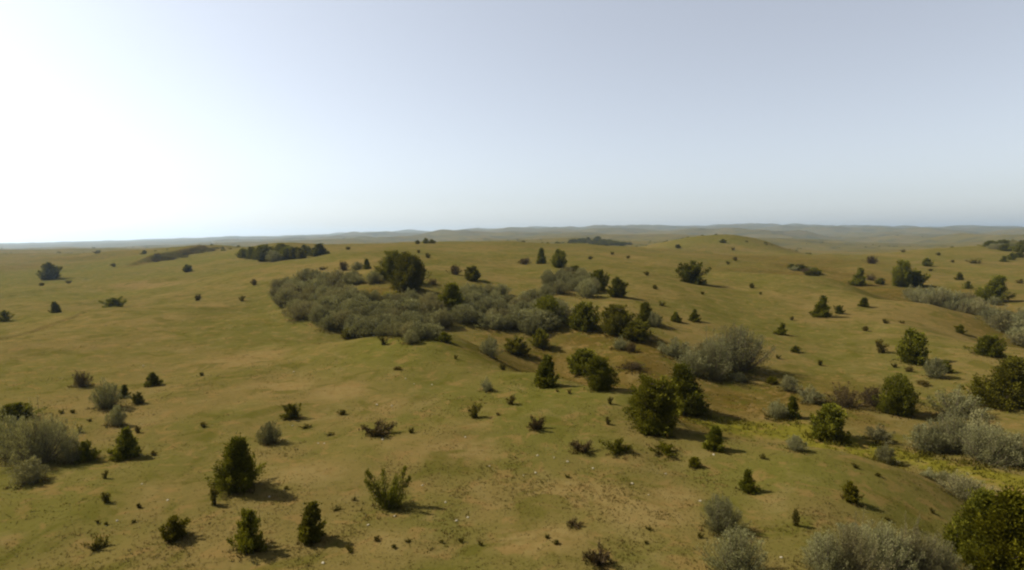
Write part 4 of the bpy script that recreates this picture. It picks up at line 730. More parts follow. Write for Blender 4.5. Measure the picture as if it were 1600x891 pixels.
    ('low0', 47.82, 95.67, 0.66, 0.57, 6.1, 'juniper_seedling', 'tiny dark seedling on the right hand hills', 'seedling', 'seedlings on the right hills'),
    ('low1', 61.18, 91.42, 0.7, 0.86, 2.49, 'juniper_seedling', 'tiny dark seedling on the right hand hills', 'seedling', 'seedlings on the right hills'),
    ('low2', 55.73, 88.02, 0.75, 0.75, 2.52, 'juniper_seedling', 'tiny dark seedling on the right hand hills', 'seedling', 'seedlings on the right hills'),
    ('low3', 64.63, 92.57, 0.47, 0.63, 5.95, 'juniper_seedling', 'tiny dark seedling on the right hand hills', 'seedling', 'seedlings on the right hills'),
    ('low0', 38.89, 70.18, 0.73, 0.54, 4.55, 'juniper_seedling', 'tiny dark seedling on the right hand hills', 'seedling', 'seedlings on the right hills'),
    ('low1', 34.52, 72.28, 0.49, 0.62, 1.07, 'juniper_seedling', 'tiny dark seedling on the right hand hills', 'seedling', 'seedlings on the right hills'),
    ('low2', 221.22, 291.83, 1.5, 1.73, 0.8, 'juniper_seedling', 'tiny dark seedling on the right hand hills', 'seedling', 'seedlings on the right hills'),
    ('low3', 235.92, 339.76, 1.75, 1.73, 0.95, 'juniper_seedling', 'tiny dark seedling on the right hand hills', 'seedling', 'seedlings on the right hills'),
    ('low0', 156.53, 173.22, 1.33, 1.62, 5.68, 'juniper_seedling', 'tiny dark seedling on the right hand hills', 'seedling', 'seedlings on the right hills'),
    ('low1', 152.95, 205.38, 0.87, 1.4, 5.06, 'juniper_seedling', 'tiny dark seedling on the right hand hills', 'seedling', 'seedlings on the right hills'),
    ('low2', 196.72, 250.96, 1.07, 1.28, 0.92, 'juniper_seedling', 'tiny dark seedling on the right hand hills', 'seedling', 'seedlings on the right hills'),
    ('low3', 136.45, 191.91, 0.81, 1.31, 5.19, 'juniper_seedling', 'tiny dark seedling on the right hand hills', 'seedling', 'seedlings on the right hills'),
    ('low0', 46.9, 65.74, 0.62, 0.74, 6.16, 'juniper_seedling', 'tiny dark seedling on the right hand hills', 'seedling', 'seedlings on the right hills'),
    ('low1', 46.88, 67.92, 0.52, 0.59, 4.13, 'juniper_seedling', 'tiny dark seedling on the right hand hills', 'seedling', 'seedlings on the right hills'),
    ('low2', 44.63, 60.14, 0.49, 1.14, 2.2, 'juniper_seedling', 'tiny dark seedling on the right hand hills', 'seedling', 'seedlings on the right hills'),
    ('low0', -20.38, 31.08, 0.24, 0.3, 3.45, 'juniper_seedling', 'tiny dark tuft on the near slope, no taller than the grass around', 'seedling', 'tufts on the near slope'),
    ('low1', -20.53, 27.41, 0.42, 0.22, 0.82, 'juniper_seedling', 'tiny dark tuft on the near slope, no taller than the grass around', 'seedling', 'tufts on the near slope'),
    ('low2', -16.72, 24.21, 0.2, 0.19, 0.09, 'juniper_seedling', 'tiny dark tuft on the near slope, no taller than the grass around', 'seedling', 'tufts on the near slope'),
    ('low3', -27.55, 34.89, 0.46, 0.27, 6.1, 'juniper_seedling', 'tiny dark tuft on the near slope, no taller than the grass around', 'seedling', 'tufts on the near slope'),
    ('low0', -23.81, 34.89, 0.47, 0.27, 4.08, 'juniper_seedling', 'tiny dark tuft on the near slope, no taller than the grass around', 'seedling', 'tufts on the near slope'),
    ('low1', -20.1, 35.69, 0.31, 0.34, 3.31, 'juniper_seedling', 'tiny dark tuft on the near slope, no taller than the grass around', 'seedling', 'tufts on the near slope'),
    ('low2', -27.97, 49.78, 0.3, 0.39, 5.86, 'juniper_seedling', 'tiny dark tuft on the near slope, no taller than the grass around', 'seedling', 'tufts on the near slope'),
    ('low3', -31.55, 38.49, 0.3, 0.3, 2.72, 'juniper_seedling', 'tiny dark tuft on the near slope, no taller than the grass around', 'seedling', 'tufts on the near slope'),
    ('low0', -30.94, 38.74, 0.27, 0.27, 5.47, 'juniper_seedling', 'tiny dark tuft on the near slope, no taller than the grass around', 'seedling', 'tufts on the near slope'),
    ('low1', -28.47, 37.05, 0.19, 0.26, 5.19, 'juniper_seedling', 'tiny dark tuft on the near slope, no taller than the grass around', 'seedling', 'tufts on the near slope'),
    ('low2', -11.98, 38.77, 0.37, 0.44, 1.33, 'juniper_seedling', 'tiny dark tuft on the near slope, no taller than the grass around', 'seedling', 'tufts on the near slope'),
    ('low3', -13.53, 35.88, 0.27, 0.47, 1.58, 'juniper_seedling', 'tiny dark tuft on the near slope, no taller than the grass around', 'seedling', 'tufts on the near slope'),
    ('low0', -6.32, 33.99, 0.3, 0.33, 1.84, 'juniper_seedling', 'tiny dark tuft on the near slope, no taller than the grass around', 'seedling', 'tufts on the near slope'),
    ('low1', -5.46, 52.76, 0.41, 0.36, 1.51, 'juniper_seedling', 'tiny dark tuft on the near slope, no taller than the grass around', 'seedling', 'tufts on the near slope'),
    ('low2', -10.31, 49.43, 0.28, 0.6, 3.68, 'juniper_seedling', 'tiny dark tuft on the near slope, no taller than the grass around', 'seedling', 'tufts on the near slope'),
    ('low3', -11.42, 34.22, 0.2, 0.36, 1.63, 'juniper_seedling', 'tiny dark tuft on the near slope, no taller than the grass around', 'seedling', 'tufts on the near slope'),
    ('low0', 6.07, 35.0, 0.47, 0.3, 2.63, 'juniper_seedling', 'tiny dark tuft on the near slope, no taller than the grass around', 'seedling', 'tufts on the near slope'),
    ('low1', 6.87, 39.13, 0.52, 0.31, 0.82, 'juniper_seedling', 'tiny dark tuft on the near slope, no taller than the grass around', 'seedling', 'tufts on the near slope'),
    ('low2', -1.02, 36.98, 0.19, 0.26, 5.71, 'juniper_seedling', 'tiny dark tuft on the near slope, no taller than the grass around', 'seedling', 'tufts on the near slope'),
    ('low3', 4.26, 41.54, 0.33, 0.29, 2.22, 'juniper_seedling', 'tiny dark tuft on the near slope, no taller than the grass around', 'seedling', 'tufts on the near slope'),
    ('low0', 3.41, 42.26, 0.22, 0.22, 2.88, 'juniper_seedling', 'tiny dark tuft on the near slope, no taller than the grass around', 'seedling', 'tufts on the near slope'),
    ('low1', -6.35, 20.77, 0.17, 0.22, 3.66, 'juniper_seedling', 'tiny dark tuft on the near slope, no taller than the grass around', 'seedling', 'tufts on the near slope'),
    ('low2', -5.44, 21.4, 0.17, 0.25, 5.68, 'juniper_seedling', 'tiny dark tuft on the near slope, no taller than the grass around', 'seedling', 'tufts on the near slope'),
    ('low3', -6.21, 20.54, 0.17, 0.2, 2.64, 'juniper_seedling', 'tiny dark tuft on the near slope, no taller than the grass around', 'seedling', 'tufts on the near slope'),
    ('low0', 13.56, 29.78, 0.29, 0.29, 5.76, 'juniper_seedling', 'tiny dark tuft on the near slope, no taller than the grass around', 'seedling', 'tufts on the near slope'),
    ('low1', 18.12, 28.92, 0.22, 0.3, 3.15, 'juniper_seedling', 'tiny dark tuft on the near slope, no taller than the grass around', 'seedling', 'tufts on the near slope'),
    ('low2', 18.93, 28.36, 0.17, 0.22, 3.34, 'juniper_seedling', 'tiny dark tuft on the near slope, no taller than the grass around', 'seedling', 'tufts on the near slope'),
    ('low3', 16.67, 24.15, 0.2, 0.17, 3.29, 'juniper_seedling', 'tiny dark tuft on the near slope, no taller than the grass around', 'seedling', 'tufts on the near slope'),
    ('low0', 17.88, 24.03, 0.17, 0.23, 0.12, 'juniper_seedling', 'tiny dark tuft on the near slope, no taller than the grass around', 'seedling', 'tufts on the near slope'),
    ('low1', 20.1, 26.02, 0.26, 0.18, 2.76, 'juniper_seedling', 'tiny dark tuft on the near slope, no taller than the grass around', 'seedling', 'tufts on the near slope'),
    ('low2', 1.65, 20.92, 0.17, 0.2, 1.15, 'juniper_seedling', 'tiny dark tuft on the near slope, no taller than the grass around', 'seedling', 'tufts on the near slope'),
    ('low3', 2.69, 27.47, 0.17, 0.22, 0.02, 'juniper_seedling', 'tiny dark tuft on the near slope, no taller than the grass around', 'seedling', 'tufts on the near slope'),
    ('low0', 1.32, 21.49, 0.14, 0.19, 5.02, 'juniper_seedling', 'tiny dark tuft on the near slope, no taller than the grass around', 'seedling', 'tufts on the near slope'),
    ('low1', 7.39, 21.5, 0.15, 0.23, 1.08, 'juniper_seedling', 'tiny dark tuft on the near slope, no taller than the grass around', 'seedling', 'tufts on the near slope'),
    ('low2', -4.62, 20.72, 0.13, 0.18, 2.97, 'juniper_seedling', 'tiny dark tuft on the near slope, no taller than the grass around', 'seedling', 'tufts on the near slope'),
    ('low3', -4.14, 21.19, 0.14, 0.17, 4.55, 'juniper_seedling', 'tiny dark tuft on the near slope, no taller than the grass around', 'seedling', 'tufts on the near slope'),
    ('low0', -1.28, 21.05, 0.16, 0.17, 3.49, 'juniper_seedling', 'tiny dark tuft on the near slope, no taller than the grass around', 'seedling', 'tufts on the near slope'),
    ('low1', -2.1, 21.3, 0.15, 0.21, 2.05, 'juniper_seedling', 'tiny dark tuft on the near slope, no taller than the grass around', 'seedling', 'tufts on the near slope'),
    ('low2', -2.85, 21.23, 0.12, 0.15, 3.26, 'juniper_seedling', 'tiny dark tuft on the near slope, no taller than the grass around', 'seedling', 'tufts on the near slope'),
    ('low3', 5.54, 22.13, 0.16, 0.2, 3.49, 'juniper_seedling', 'tiny dark tuft on the near slope, no taller than the grass around', 'seedling', 'tufts on the near slope'),
    ('low0', 5.15, 21.05, 0.11, 0.17, 4.93, 'juniper_seedling', 'tiny dark tuft on the near slope, no taller than the grass around', 'seedling', 'tufts on the near slope'),
    ('low1', -7.42, 25.26, 0.16, 0.18, 0.67, 'juniper_seedling', 'tiny dark tuft on the near slope, no taller than the grass around', 'seedling', 'tufts on the near slope'),
    ('low2', -10.96, 26.25, 0.14, 0.18, 3.52, 'juniper_seedling', 'tiny dark tuft on the near slope, no taller than the grass around', 'seedling', 'tufts on the near slope'),
    ('low3', -7.93, 24.28, 0.15, 0.26, 1.56, 'juniper_seedling', 'tiny dark tuft on the near slope, no taller than the grass around', 'seedling', 'tufts on the near slope'),
    ('low0', -16.12, 22.93, 0.12, 0.16, 1.74, 'juniper_seedling', 'tiny dark tuft on the near slope, no taller than the grass around', 'seedling', 'tufts on the near slope'),
    ('low1', -17.57, 22.88, 0.14, 0.14, 4.85, 'juniper_seedling', 'tiny dark tuft on the near slope, no taller than the grass around', 'seedling', 'tufts on the near slope'),
    ('low2', -17.15, 22.77, 0.12, 0.14, 3.19, 'juniper_seedling', 'tiny dark tuft on the near slope, no taller than the grass around', 'seedling', 'tufts on the near slope'),
]
for p in PLANTS: place(*p)

# shrubs of the thickets: (x, y, height, width)
THICKETS = [
    ('silver_shrub', 'rounded grey green shrub packed into the left thicket', 'shrub', 'shrubs of the left thicket', ['dome0', 'dome1', 'dome2', 'dome3', 'dome0', 'dome1', 'sil3', 'dome0', 'dome1', 'dome2', 'dome3', 'dome0', 'dome1', 'sil3', 'rus0'], [(-10.44, 57.47, 1.36, 1.66), (-19.82, 73.34, 2.46, 3.58), (-18.74, 73.02, 2.51, 3.88), (-14.51, 62.46, 1.43, 1.76), (-12.71, 61.53, 1.52, 2.11), (-11.12, 59.81, 1.65, 2.2), (-9.88, 59.29, 1.76, 2.3), (-8.77, 60.48, 1.38, 2.03), (-24.74, 75.19, 1.88, 2.62), (-22.97, 76.02, 2.38, 3.65), (-21.16, 75.17, 2.42, 3.33), (-19.97, 75.67, 1.68, 2.62), (-18.39, 76.01, 2.12, 2.88), (-16.9, 75.84, 2.16, 3.08), (-14.93, 75.51, 1.65, 2.03), (-13.66, 75.17, 2.46, 3.75), (-11.36, 74.84, 1.88, 2.89), (-10.04, 76.34, 1.65, 1.83), (-26.93, 78.09, 2.3, 3.08), (-24.96, 77.74, 1.63, 2.13), (-23.27, 78.09, 1.71, 2.69), (-21.52, 78.26, 2.19, 3.36), (-20.41, 78.61, 1.75, 2.59), (-18.35, 77.73, 2.28, 3.16), (-16.53, 77.38, 2.4, 3.29), (-14.93, 77.9, 2.0, 2.81), (-13.14, 77.9, 1.68, 2.11), (-10.76, 77.72, 1.92, 2.98), (-9.73, 77.71, 2.35, 3.11), (-30.35, 81.64, 2.44, 3.94), (-28.07, 80.57, 1.96, 2.52), (-26.72, 80.21, 2.02, 2.43), (-25.03, 80.03, 1.88, 2.57), (-22.96, 79.68, 2.46, 2.74), (-21.58, 80.57, 2.54, 3.84), (-19.77, 80.92, 2.24, 3.45), (-17.38, 80.92, 2.45, 3.58), (-15.92, 80.01, 1.84, 2.72), (-14.85, 81.45, 2.48, 3.02), (-12.28, 80.9, 2.42, 3.14), (-11.05, 81.62, 2.45, 3.48), (-34.16, 87.97, 1.72, 2.68), (-30.0, 83.84, 1.94, 2.76), (-28.3, 84.22, 2.14, 2.62), (-27.24, 84.23, 2.44, 3.41), (-24.22, 83.31, 1.85, 2.79), (-22.71, 84.05, 2.21, 2.55), (-21.24, 82.39, 1.62, 1.99), (-18.75, 83.49, 1.69, 2.02), (-17.68, 83.11, 1.69, 2.67), (-15.69, 82.92, 2.47, 3.1), (-14.23, 84.21, 1.7, 2.45), (-12.83, 85.52, 2.55, 3.21), (-43.12, 105.14, 3.06, 3.56), (-41.7, 104.93, 3.04, 4.21), (-33.82, 91.53, 1.93, 2.68), (-32.14, 91.15, 1.72, 2.16), (-28.3, 87.84, 2.22, 3.19), (-26.27, 87.27, 1.87, 2.39), (-24.71, 85.94, 2.42, 3.06), (-22.97, 86.51, 2.12, 3.0), (-21.41, 87.48, 1.8, 2.05), (-19.21, 87.67, 1.64, 2.36), (-17.38, 86.5, 2.05, 3.19), (-15.82, 87.45, 2.35, 2.69), (-47.66, 113.09, 2.07, 2.84), (-44.29, 111.14, 2.94, 3.46), (-41.08, 109.01, 2.21, 3.49), (-35.95, 100.77, 2.66, 3.97), (-33.11, 98.44, 2.13, 2.52), (-28.93, 92.01, 1.84, 2.1), (-26.12, 90.22, 2.1, 2.91), (-50.14, 120.04, 2.56, 3.5), (-45.1, 115.41, 2.68, 3.98), (-42.28, 112.93, 2.39, 2.92), (-37.82, 107.9, 2.75, 4.35), (-34.01, 102.87, 1.75, 2.0), (-29.67, 97.01, 1.77, 2.66), (-49.08, 122.47, 2.33, 3.2), (-46.54, 120.62, 1.94, 3.14), (-41.27, 116.01, 2.11, 3.34), (-37.38, 112.57, 2.55, 3.93), (-33.22, 105.68, 2.1, 3.34), (-29.66, 102.76, 2.37, 3.15), (-28.26, 101.87, 1.7, 2.68), (-24.73, 100.78, 2.11, 2.79), (-45.9, 125.26, 2.96, 4.11), (-42.56, 122.04, 2.67, 3.74), (-39.65, 120.76, 1.89, 2.88), (-34.72, 111.91, 2.21, 3.56), (-29.51, 105.3, 1.71, 2.34)]),
    ('silver_shrub', 'rounded grey green shrub packed into the right thicket', 'shrub', 'shrubs of the right thicket', ['dome0', 'dome1', 'dome2', 'dome3', 'dome0', 'dome1', 'sil3'], [(2.55, 77.95, 2.27, 3.35), (-2.74, 79.21, 2.2, 2.99), (-0.71, 79.73, 1.98, 2.66), (1.2, 80.61, 2.64, 3.69), (3.44, 80.6, 2.82, 4.38), (4.7, 80.41, 2.54, 3.75), (-7.05, 79.97, 2.58, 3.99), (-5.04, 80.84, 1.74, 2.14), (-2.9, 81.91, 1.9, 2.64), (-1.13, 81.89, 2.12, 2.83), (0.53, 82.24, 2.29, 3.0), (2.45, 83.9, 1.78, 2.62), (4.88, 82.97, 2.16, 2.58), (6.18, 82.23, 2.57, 3.56), (-7.73, 84.35, 2.18, 3.49), (-6.13, 84.34, 1.95, 2.71), (-3.84, 86.21, 2.48, 3.8), (-1.93, 85.05, 2.54, 3.49), (-0.36, 86.18, 1.77, 2.76), (1.64, 87.13, 2.24, 3.04), (3.38, 86.94, 2.28, 3.26), (5.66, 86.74, 1.75, 2.15), (7.11, 86.54, 2.62, 3.99), (-7.71, 87.2, 2.33, 2.68), (-6.18, 89.93, 2.42, 2.98), (-3.97, 88.92, 2.03, 2.31), (-1.89, 89.7, 1.86, 2.32), (0.85, 90.49, 2.03, 2.74), (2.07, 90.69, 2.13, 2.56), (4.21, 89.68, 2.23, 2.71), (6.89, 89.88, 1.73, 1.93), (-7.24, 92.76, 2.33, 3.23), (-5.03, 92.54, 2.47, 3.39), (-2.96, 93.97, 2.07, 2.91), (-0.69, 94.59, 1.74, 2.2), (2.3, 94.16, 2.0, 3.11), (3.6, 93.95, 2.45, 3.23), (5.87, 97.11, 2.58, 2.9), (-7.74, 97.17, 2.34, 3.2), (-6.34, 99.98, 1.85, 2.7), (-4.04, 101.3, 1.77, 2.56), (-1.9, 100.62, 2.0, 3.11)]),
    ('silver_shrub', 'grey green shrub of the small upper thicket beside the dark junipers', 'shrub', 'shrubs of the upper thicket', ['dome0', 'dome1', 'dome2', 'dome3', 'dome0', 'dome1', 'sil3'], [(13.27, 99.27, 3.05, 3.59), (8.31, 102.16, 2.4, 3.39), (11.58, 104.89, 2.2, 2.7), (13.85, 103.51, 2.4, 2.81), (15.02, 104.2, 2.64, 3.19), (7.34, 109.85, 2.52, 2.48), (10.73, 109.36, 2.9, 3.08), (13.31, 108.17, 2.32, 2.62), (15.48, 108.88, 3.22, 3.77), (7.46, 116.81, 2.58, 3.22), (10.14, 116.04, 2.8, 3.5), (11.74, 119.14, 3.15, 3.68), (14.46, 117.32, 3.03, 3.9)]),
    ('silver_shrub', 'blue grey shrub in the row along the draw behind the right hill', 'shrub', 'shrubs of the draw', ['sil0', 'sil1', 'sil2', 'sil3', 'sil4', 'sil5'], [(105.94, 130.89, 2.93, 2.77), (107.88, 129.75, 3.36, 3.41), (108.73, 128.06, 2.67, 2.89), (106.8, 135.6, 2.62, 2.73), (109.36, 135.6, 2.79, 3.28), (110.45, 134.42, 3.03, 3.42), (111.62, 133.54, 3.21, 3.55), (105.26, 141.12, 3.21, 4.39), (107.33, 140.18, 3.67, 3.81), (108.29, 138.94, 3.31, 3.76), (110.67, 139.57, 3.78, 3.55), (112.61, 138.35, 3.68, 4.64), (105.04, 145.25, 3.2, 3.67), (106.83, 144.92, 3.24, 3.92), (109.27, 144.6, 2.59, 2.68), (110.5, 143.97, 3.65, 4.69), (106.19, 149.47, 3.0, 2.9), (108.66, 149.48, 2.77, 2.92), (111.84, 149.48, 2.96, 3.38)]),
    ('silver_shrub', 'blue grey shrub in the dense patch behind the right hill crest', 'shrub', 'shrubs of the right draw patch', ['sil0', 'sil1', 'sil2', 'sil3', 'sil4', 'sil5'], [(83.61, 86.59, 2.57, 3.15), (83.97, 90.72, 3.32, 4.28), (86.24, 90.71, 3.52, 5.04), (85.29, 92.55, 2.7, 3.52), (87.27, 92.54, 2.95, 3.84), (89.36, 93.79, 3.3, 4.02), (86.37, 95.28, 2.95, 3.57), (90.06, 97.19, 2.4, 3.26), (92.06, 96.53, 2.83, 3.12), (85.94, 97.89, 3.31, 3.75), (87.46, 97.65, 3.0, 3.72), (90.55, 99.17, 3.47, 3.55), (93.43, 99.37, 3.41, 4.69), (96.77, 100.68, 3.05, 3.73), (88.06, 101.89, 2.89, 3.62), (90.68, 102.77, 2.97, 3.91), (94.14, 103.88, 2.4, 2.71), (96.14, 104.32, 3.41, 4.79), (99.53, 104.76, 2.71, 3.87)]),
    ('ridge_bush', 'dark bush in the cluster on the left ridge crest', 'bush', 'bushes on the left ridge crest', ['jun0', 'jun1', 'jun4', 'sil0', 'jun2', 'jun5', 'jun7', 'yel1', 'sil1'], [(-87.44, 199.44, 5.02, 5.9), (-82.64, 195.59, 3.95, 5.18), (-107.02, 224.3, 3.77, 3.72), (-99.13, 214.77, 4.52, 4.8), (-93.59, 208.33, 3.19, 3.6), (-91.01, 206.99, 5.12, 5.99), (-87.36, 204.31, 3.52, 4.39), (-83.33, 200.35, 3.97, 4.96), (-83.65, 203.89, 4.55, 5.32), (-79.23, 199.07, 4.32, 5.57), (-75.87, 196.93, 3.8, 5.08), (-72.65, 194.81, 3.71, 3.68), (-87.28, 212.53, 4.57, 6.02), (-85.02, 213.01, 3.76, 4.42), (-82.08, 208.87, 3.81, 4.08), (-79.24, 209.35, 3.25, 3.7), (-75.82, 206.63, 3.79, 4.51), (-75.0, 208.91, 2.8, 3.5), (-68.57, 200.44, 4.12, 5.57)]),
    ('ridge_bush', 'dark low bush along the eroded bank on the left hill', 'bush', 'bushes along the dark left bank', ['low3', 'rus1', 'low1'], [(-158.4, 250.86, 1.47, 3.53), (-167.68, 266.68, 1.16, 3.43), (-160.7, 259.8, 1.34, 3.2), (-156.84, 255.87, 1.54, 4.26), (-156.38, 259.25, 1.4, 4.47), (-165.62, 271.4, 1.63, 4.95), (-159.52, 266.14, 1.26, 3.9), (-159.97, 270.25, 1.13, 2.52), (-155.34, 266.17, 1.17, 3.35), (-168.53, 282.91, 1.28, 4.12), (-164.69, 280.47, 1.27, 3.66), (-161.24, 277.44, 1.31, 3.76), (-159.83, 278.05, 1.67, 5.22), (-168.05, 291.07, 1.68, 3.74), (-168.08, 294.91, 1.73, 5.24), (-164.47, 293.01, 1.54, 4.74), (-157.52, 286.09, 1.62, 4.75), (-173.62, 312.79, 1.54, 3.75), (-172.18, 312.79, 1.72, 4.82), (-163.76, 304.09, 1.33, 4.01), (-163.95, 308.76, 1.57, 3.61), (-173.48, 324.6, 1.81, 4.2)]),
    ('ridge_bush', 'dark low bush in the hollow behind the middle right hill crest', 'bush', 'bushes of the hollow behind the crest', ['jun1', 'rus0', 'sil2', 'jun2'], [(99.89, 186.67, 2.37, 4.12), (100.75, 192.52, 1.63, 2.96), (102.32, 191.25, 1.8, 3.12), (103.76, 192.09, 1.98, 3.52), (99.11, 197.66, 1.8, 2.63), (102.2, 197.66, 2.09, 3.28), (103.98, 196.36, 1.69, 2.82), (102.98, 206.06, 1.77, 3.26), (105.17, 205.6, 1.94, 3.57)]),
    ('wood_tree', 'dark tree in the wood on the far right hill top', 'tree', 'wood on the far right hill', ['jun1', 'jun4', 'sil0'], [(271.52, 300.51, 3.88, 6.62), (277.32, 299.86, 3.21, 5.14), (277.43, 296.61, 3.56, 5.43), (272.13, 311.19, 3.46, 4.45), (275.29, 309.84, 4.0, 5.54), (275.75, 306.48, 3.24, 4.78), (279.58, 307.82, 4.46, 6.82), (282.93, 307.82, 3.49, 5.68), (284.32, 305.81, 3.82, 6.22), (279.47, 327.91, 3.03, 4.86), (279.58, 324.36, 3.34, 5.14), (281.28, 322.95, 3.56, 5.38), (290.78, 330.07, 2.78, 4.71), (289.44, 323.66, 3.34, 4.6), (288.02, 319.45, 3.94, 6.3), (299.04, 327.2, 3.44, 6.36), (299.21, 324.36, 3.14, 5.04), (309.25, 330.78, 3.78, 6.68), (295.38, 348.52, 3.7, 5.87), (311.46, 363.98, 2.75, 4.93), (320.71, 370.36, 3.33, 5.21), (315.0, 360.06, 3.33, 5.49), (313.75, 353.86, 2.64, 3.73), (312.33, 349.27, 3.72, 6.53), (312.44, 344.0, 2.95, 5.26), (328.98, 358.51, 2.57, 3.29), (329.23, 354.63, 2.7, 4.45), (356.8, 409.3, 2.94, 4.59), (355.38, 404.89, 3.01, 4.18), (343.71, 386.83, 3.16, 4.42), (344.33, 381.84, 2.49, 3.2), (346.4, 381.01, 2.62, 4.45), (350.77, 380.2, 2.64, 4.91), (352.63, 377.73, 2.62, 4.36)]),
    ('wood_tree', 'dark distant tree on the low dark hill under the skyline', 'tree', 'wood on the distant dark hill', ['jun1', 'jun4'], [(71.49, 639.88, 4.06, 7.48), (80.84, 649.66, 3.55, 7.28), (95.37, 665.33, 3.02, 5.79), (100.88, 660.98, 3.31, 6.07), (105.18, 671.1, 3.68, 6.95), (113.48, 679.88, 3.4, 6.32), (123.02, 697.82, 4.43, 8.56), (131.26, 700.83, 4.72, 10.14), (135.63, 700.81, 4.31, 8.79), (52.94, 652.6, 4.08, 8.73), (60.22, 659.71, 2.91, 4.97), (68.88, 675.65, 3.17, 6.1), (74.5, 674.15, 3.48, 6.43), (80.24, 677.07, 3.72, 6.75), (91.13, 714.86, 3.12, 6.35), (98.03, 704.03, 3.66, 6.04), (101.24, 694.89, 4.22, 8.11), (114.23, 728.91, 3.94, 8.72), (119.45, 727.3, 3.57, 6.87), (131.2, 748.13, 4.44, 9.42), (135.03, 733.6, 4.49, 8.55), (142.54, 744.84, 3.31, 7.13), (151.62, 756.26, 4.06, 7.64), (157.6, 756.24, 4.14, 8.19), (78.22, 732.21, 4.26, 9.02), (82.8, 735.39, 4.09, 6.51), (92.45, 768.06, 4.3, 7.35), (97.86, 753.15, 3.65, 5.77), (105.81, 759.72, 3.4, 5.87), (116.24, 768.0, 3.67, 6.87), (121.11, 773.02, 3.84, 6.4), (126.82, 762.96, 3.99, 6.71), (137.28, 771.28, 3.24, 5.0), (143.27, 776.32, 3.48, 7.09), (154.23, 784.8, 3.6, 8.03), (100.38, 793.53, 4.32, 7.91), (111.6, 825.22, 4.58, 7.13), (117.73, 798.7, 4.08, 6.74), (125.72, 802.16, 4.31, 8.17), (134.02, 821.59, 3.53, 7.11), (142.95, 828.76, 3.38, 6.79), (133.67, 877.04, 4.44, 8.72)]),
    ('ridge_bush', 'small dark bush on the skyline of the hill above the thickets', 'bush', 'bushes on the broad hill skyline', ['jun1'], [(-44.64, 267.21, 1.88, 2.1), (-41.85, 275.47, 2.5, 2.77), (-37.82, 267.21, 1.99, 3.18)]),
    ('ridge_bush', 'small dark bush on the rounded knoll', 'bush', 'bushes on the knoll', ['jun1'], [(112.48, 381.78, 2.53, 3.65)]),
    ('ridge_bush', 'small dark bush near the top of the rounded knoll', 'bush', 'bushes on the knoll top', ['jun1'], [(148.51, 397.25, 2.63, 3.79)]),
]
for name, label, cat, group, kinds, spots in THICKETS:
    rr = random.Random(label)
    for (x, y, h, w) in spots:
        place(rr.choice(kinds), x, y, h, w, rr.uniform(0, 6.28), name, label, cat, group)

# ------------------------------------------------------------------ pale stones lying in the short grass
stone_mat = Mat('pale_limestone', 0.9)
_sn = stone_mat.noise(14.0, 3, 0.6, stone_mat.n('ShaderNodeTexCoord').outputs['Object'])
stone_mat.l(stone_mat.mix(_sn, (0.17, 0.145, 0.095), (0.28, 0.25, 0.18)), stone_mat.b.inputs['Base Color'])
import bmesh
STONE = []
for k in range(4):
    rg = random.Random(k)
    bm = bmesh.new(); bmesh.ops.create_icosphere(bm, subdivisions=2, radius=0.5)
    for v in bm.verts:
        f_ = 1 + 0.22 * math.sin(v.co.x * 7 + k * 2) * math.cos(v.co.y * 6 - k) + rg.uniform(-0.07, 0.07)
        v.co = Vector((v.co.x * 1.25 * f_, v.co.y * f_, v.co.z * 0.62 * f_))
    me = bpy.data.meshes.new('stone'); bm.to_mesh(me); bm.free(); me.materials.append(stone_mat.m); STONE.append(me)
for i, (x, y, s) in enumerate([(-36.05, 54.16, 0.15), (-16.88, 23.05, 0.098), (-18.24, 26.74, 0.094), (-15.92, 25.0, 0.106), (-20.16, 51.02, 0.141), (-9.09, 47.03, 0.131), (-8.17, 45.79, 0.095), (-6.66, 45.59, 0.127), (-10.06, 40.79, 0.142), (-8.89, 40.43, 0.141), (-7.77, 32.65, 0.137), (-11.67, 32.79, 0.092), (-11.27, 32.72, 0.092), (-14.64, 36.49, 0.102), (-2.89, 33.09, 0.116), (-1.26, 28.87, 0.081), (-11.41, 25.39, 0.108), (-5.18, 23.62, 0.1), (-3.12, 24.83, 0.105), (-2.46, 23.2, 0.115), (-2.0, 23.52, 0.1), (1.34, 30.2, 0.127), (1.14, 28.04, 0.118), (0.51, 27.79, 0.078), (2.91, 29.33, 0.124), (2.23, 29.86, 0.084), (4.17, 28.55, 0.12), (5.83, 26.74, 0.132), (7.87, 28.21, 0.099), (11.2, 30.58, 0.129), (8.58, 24.98, 0.124), (9.83, 19.81, 0.099), (-6.14, 22.78, 0.097), (-7.0, 19.71, 0.113), (6.32, 25.51, 0.072), (-4.48, 26.74, 0.094), (12.03, 28.26, 0.08)]):
    o = bpy.data.objects.new('stone', STONE[i % 4]); col.objects.link(o)
    o.location = (x, y, float(ground_z(x, y)[0]) + 0.12 * s); o.scale = (s, s, s); o.rotation_euler = (0.1, 0.1 * (i % 3), i * 1.7)
    tag(o, 'small pale stone lying in the short tan grass of the near slope', 'stone', 'pale stones on the near slope')

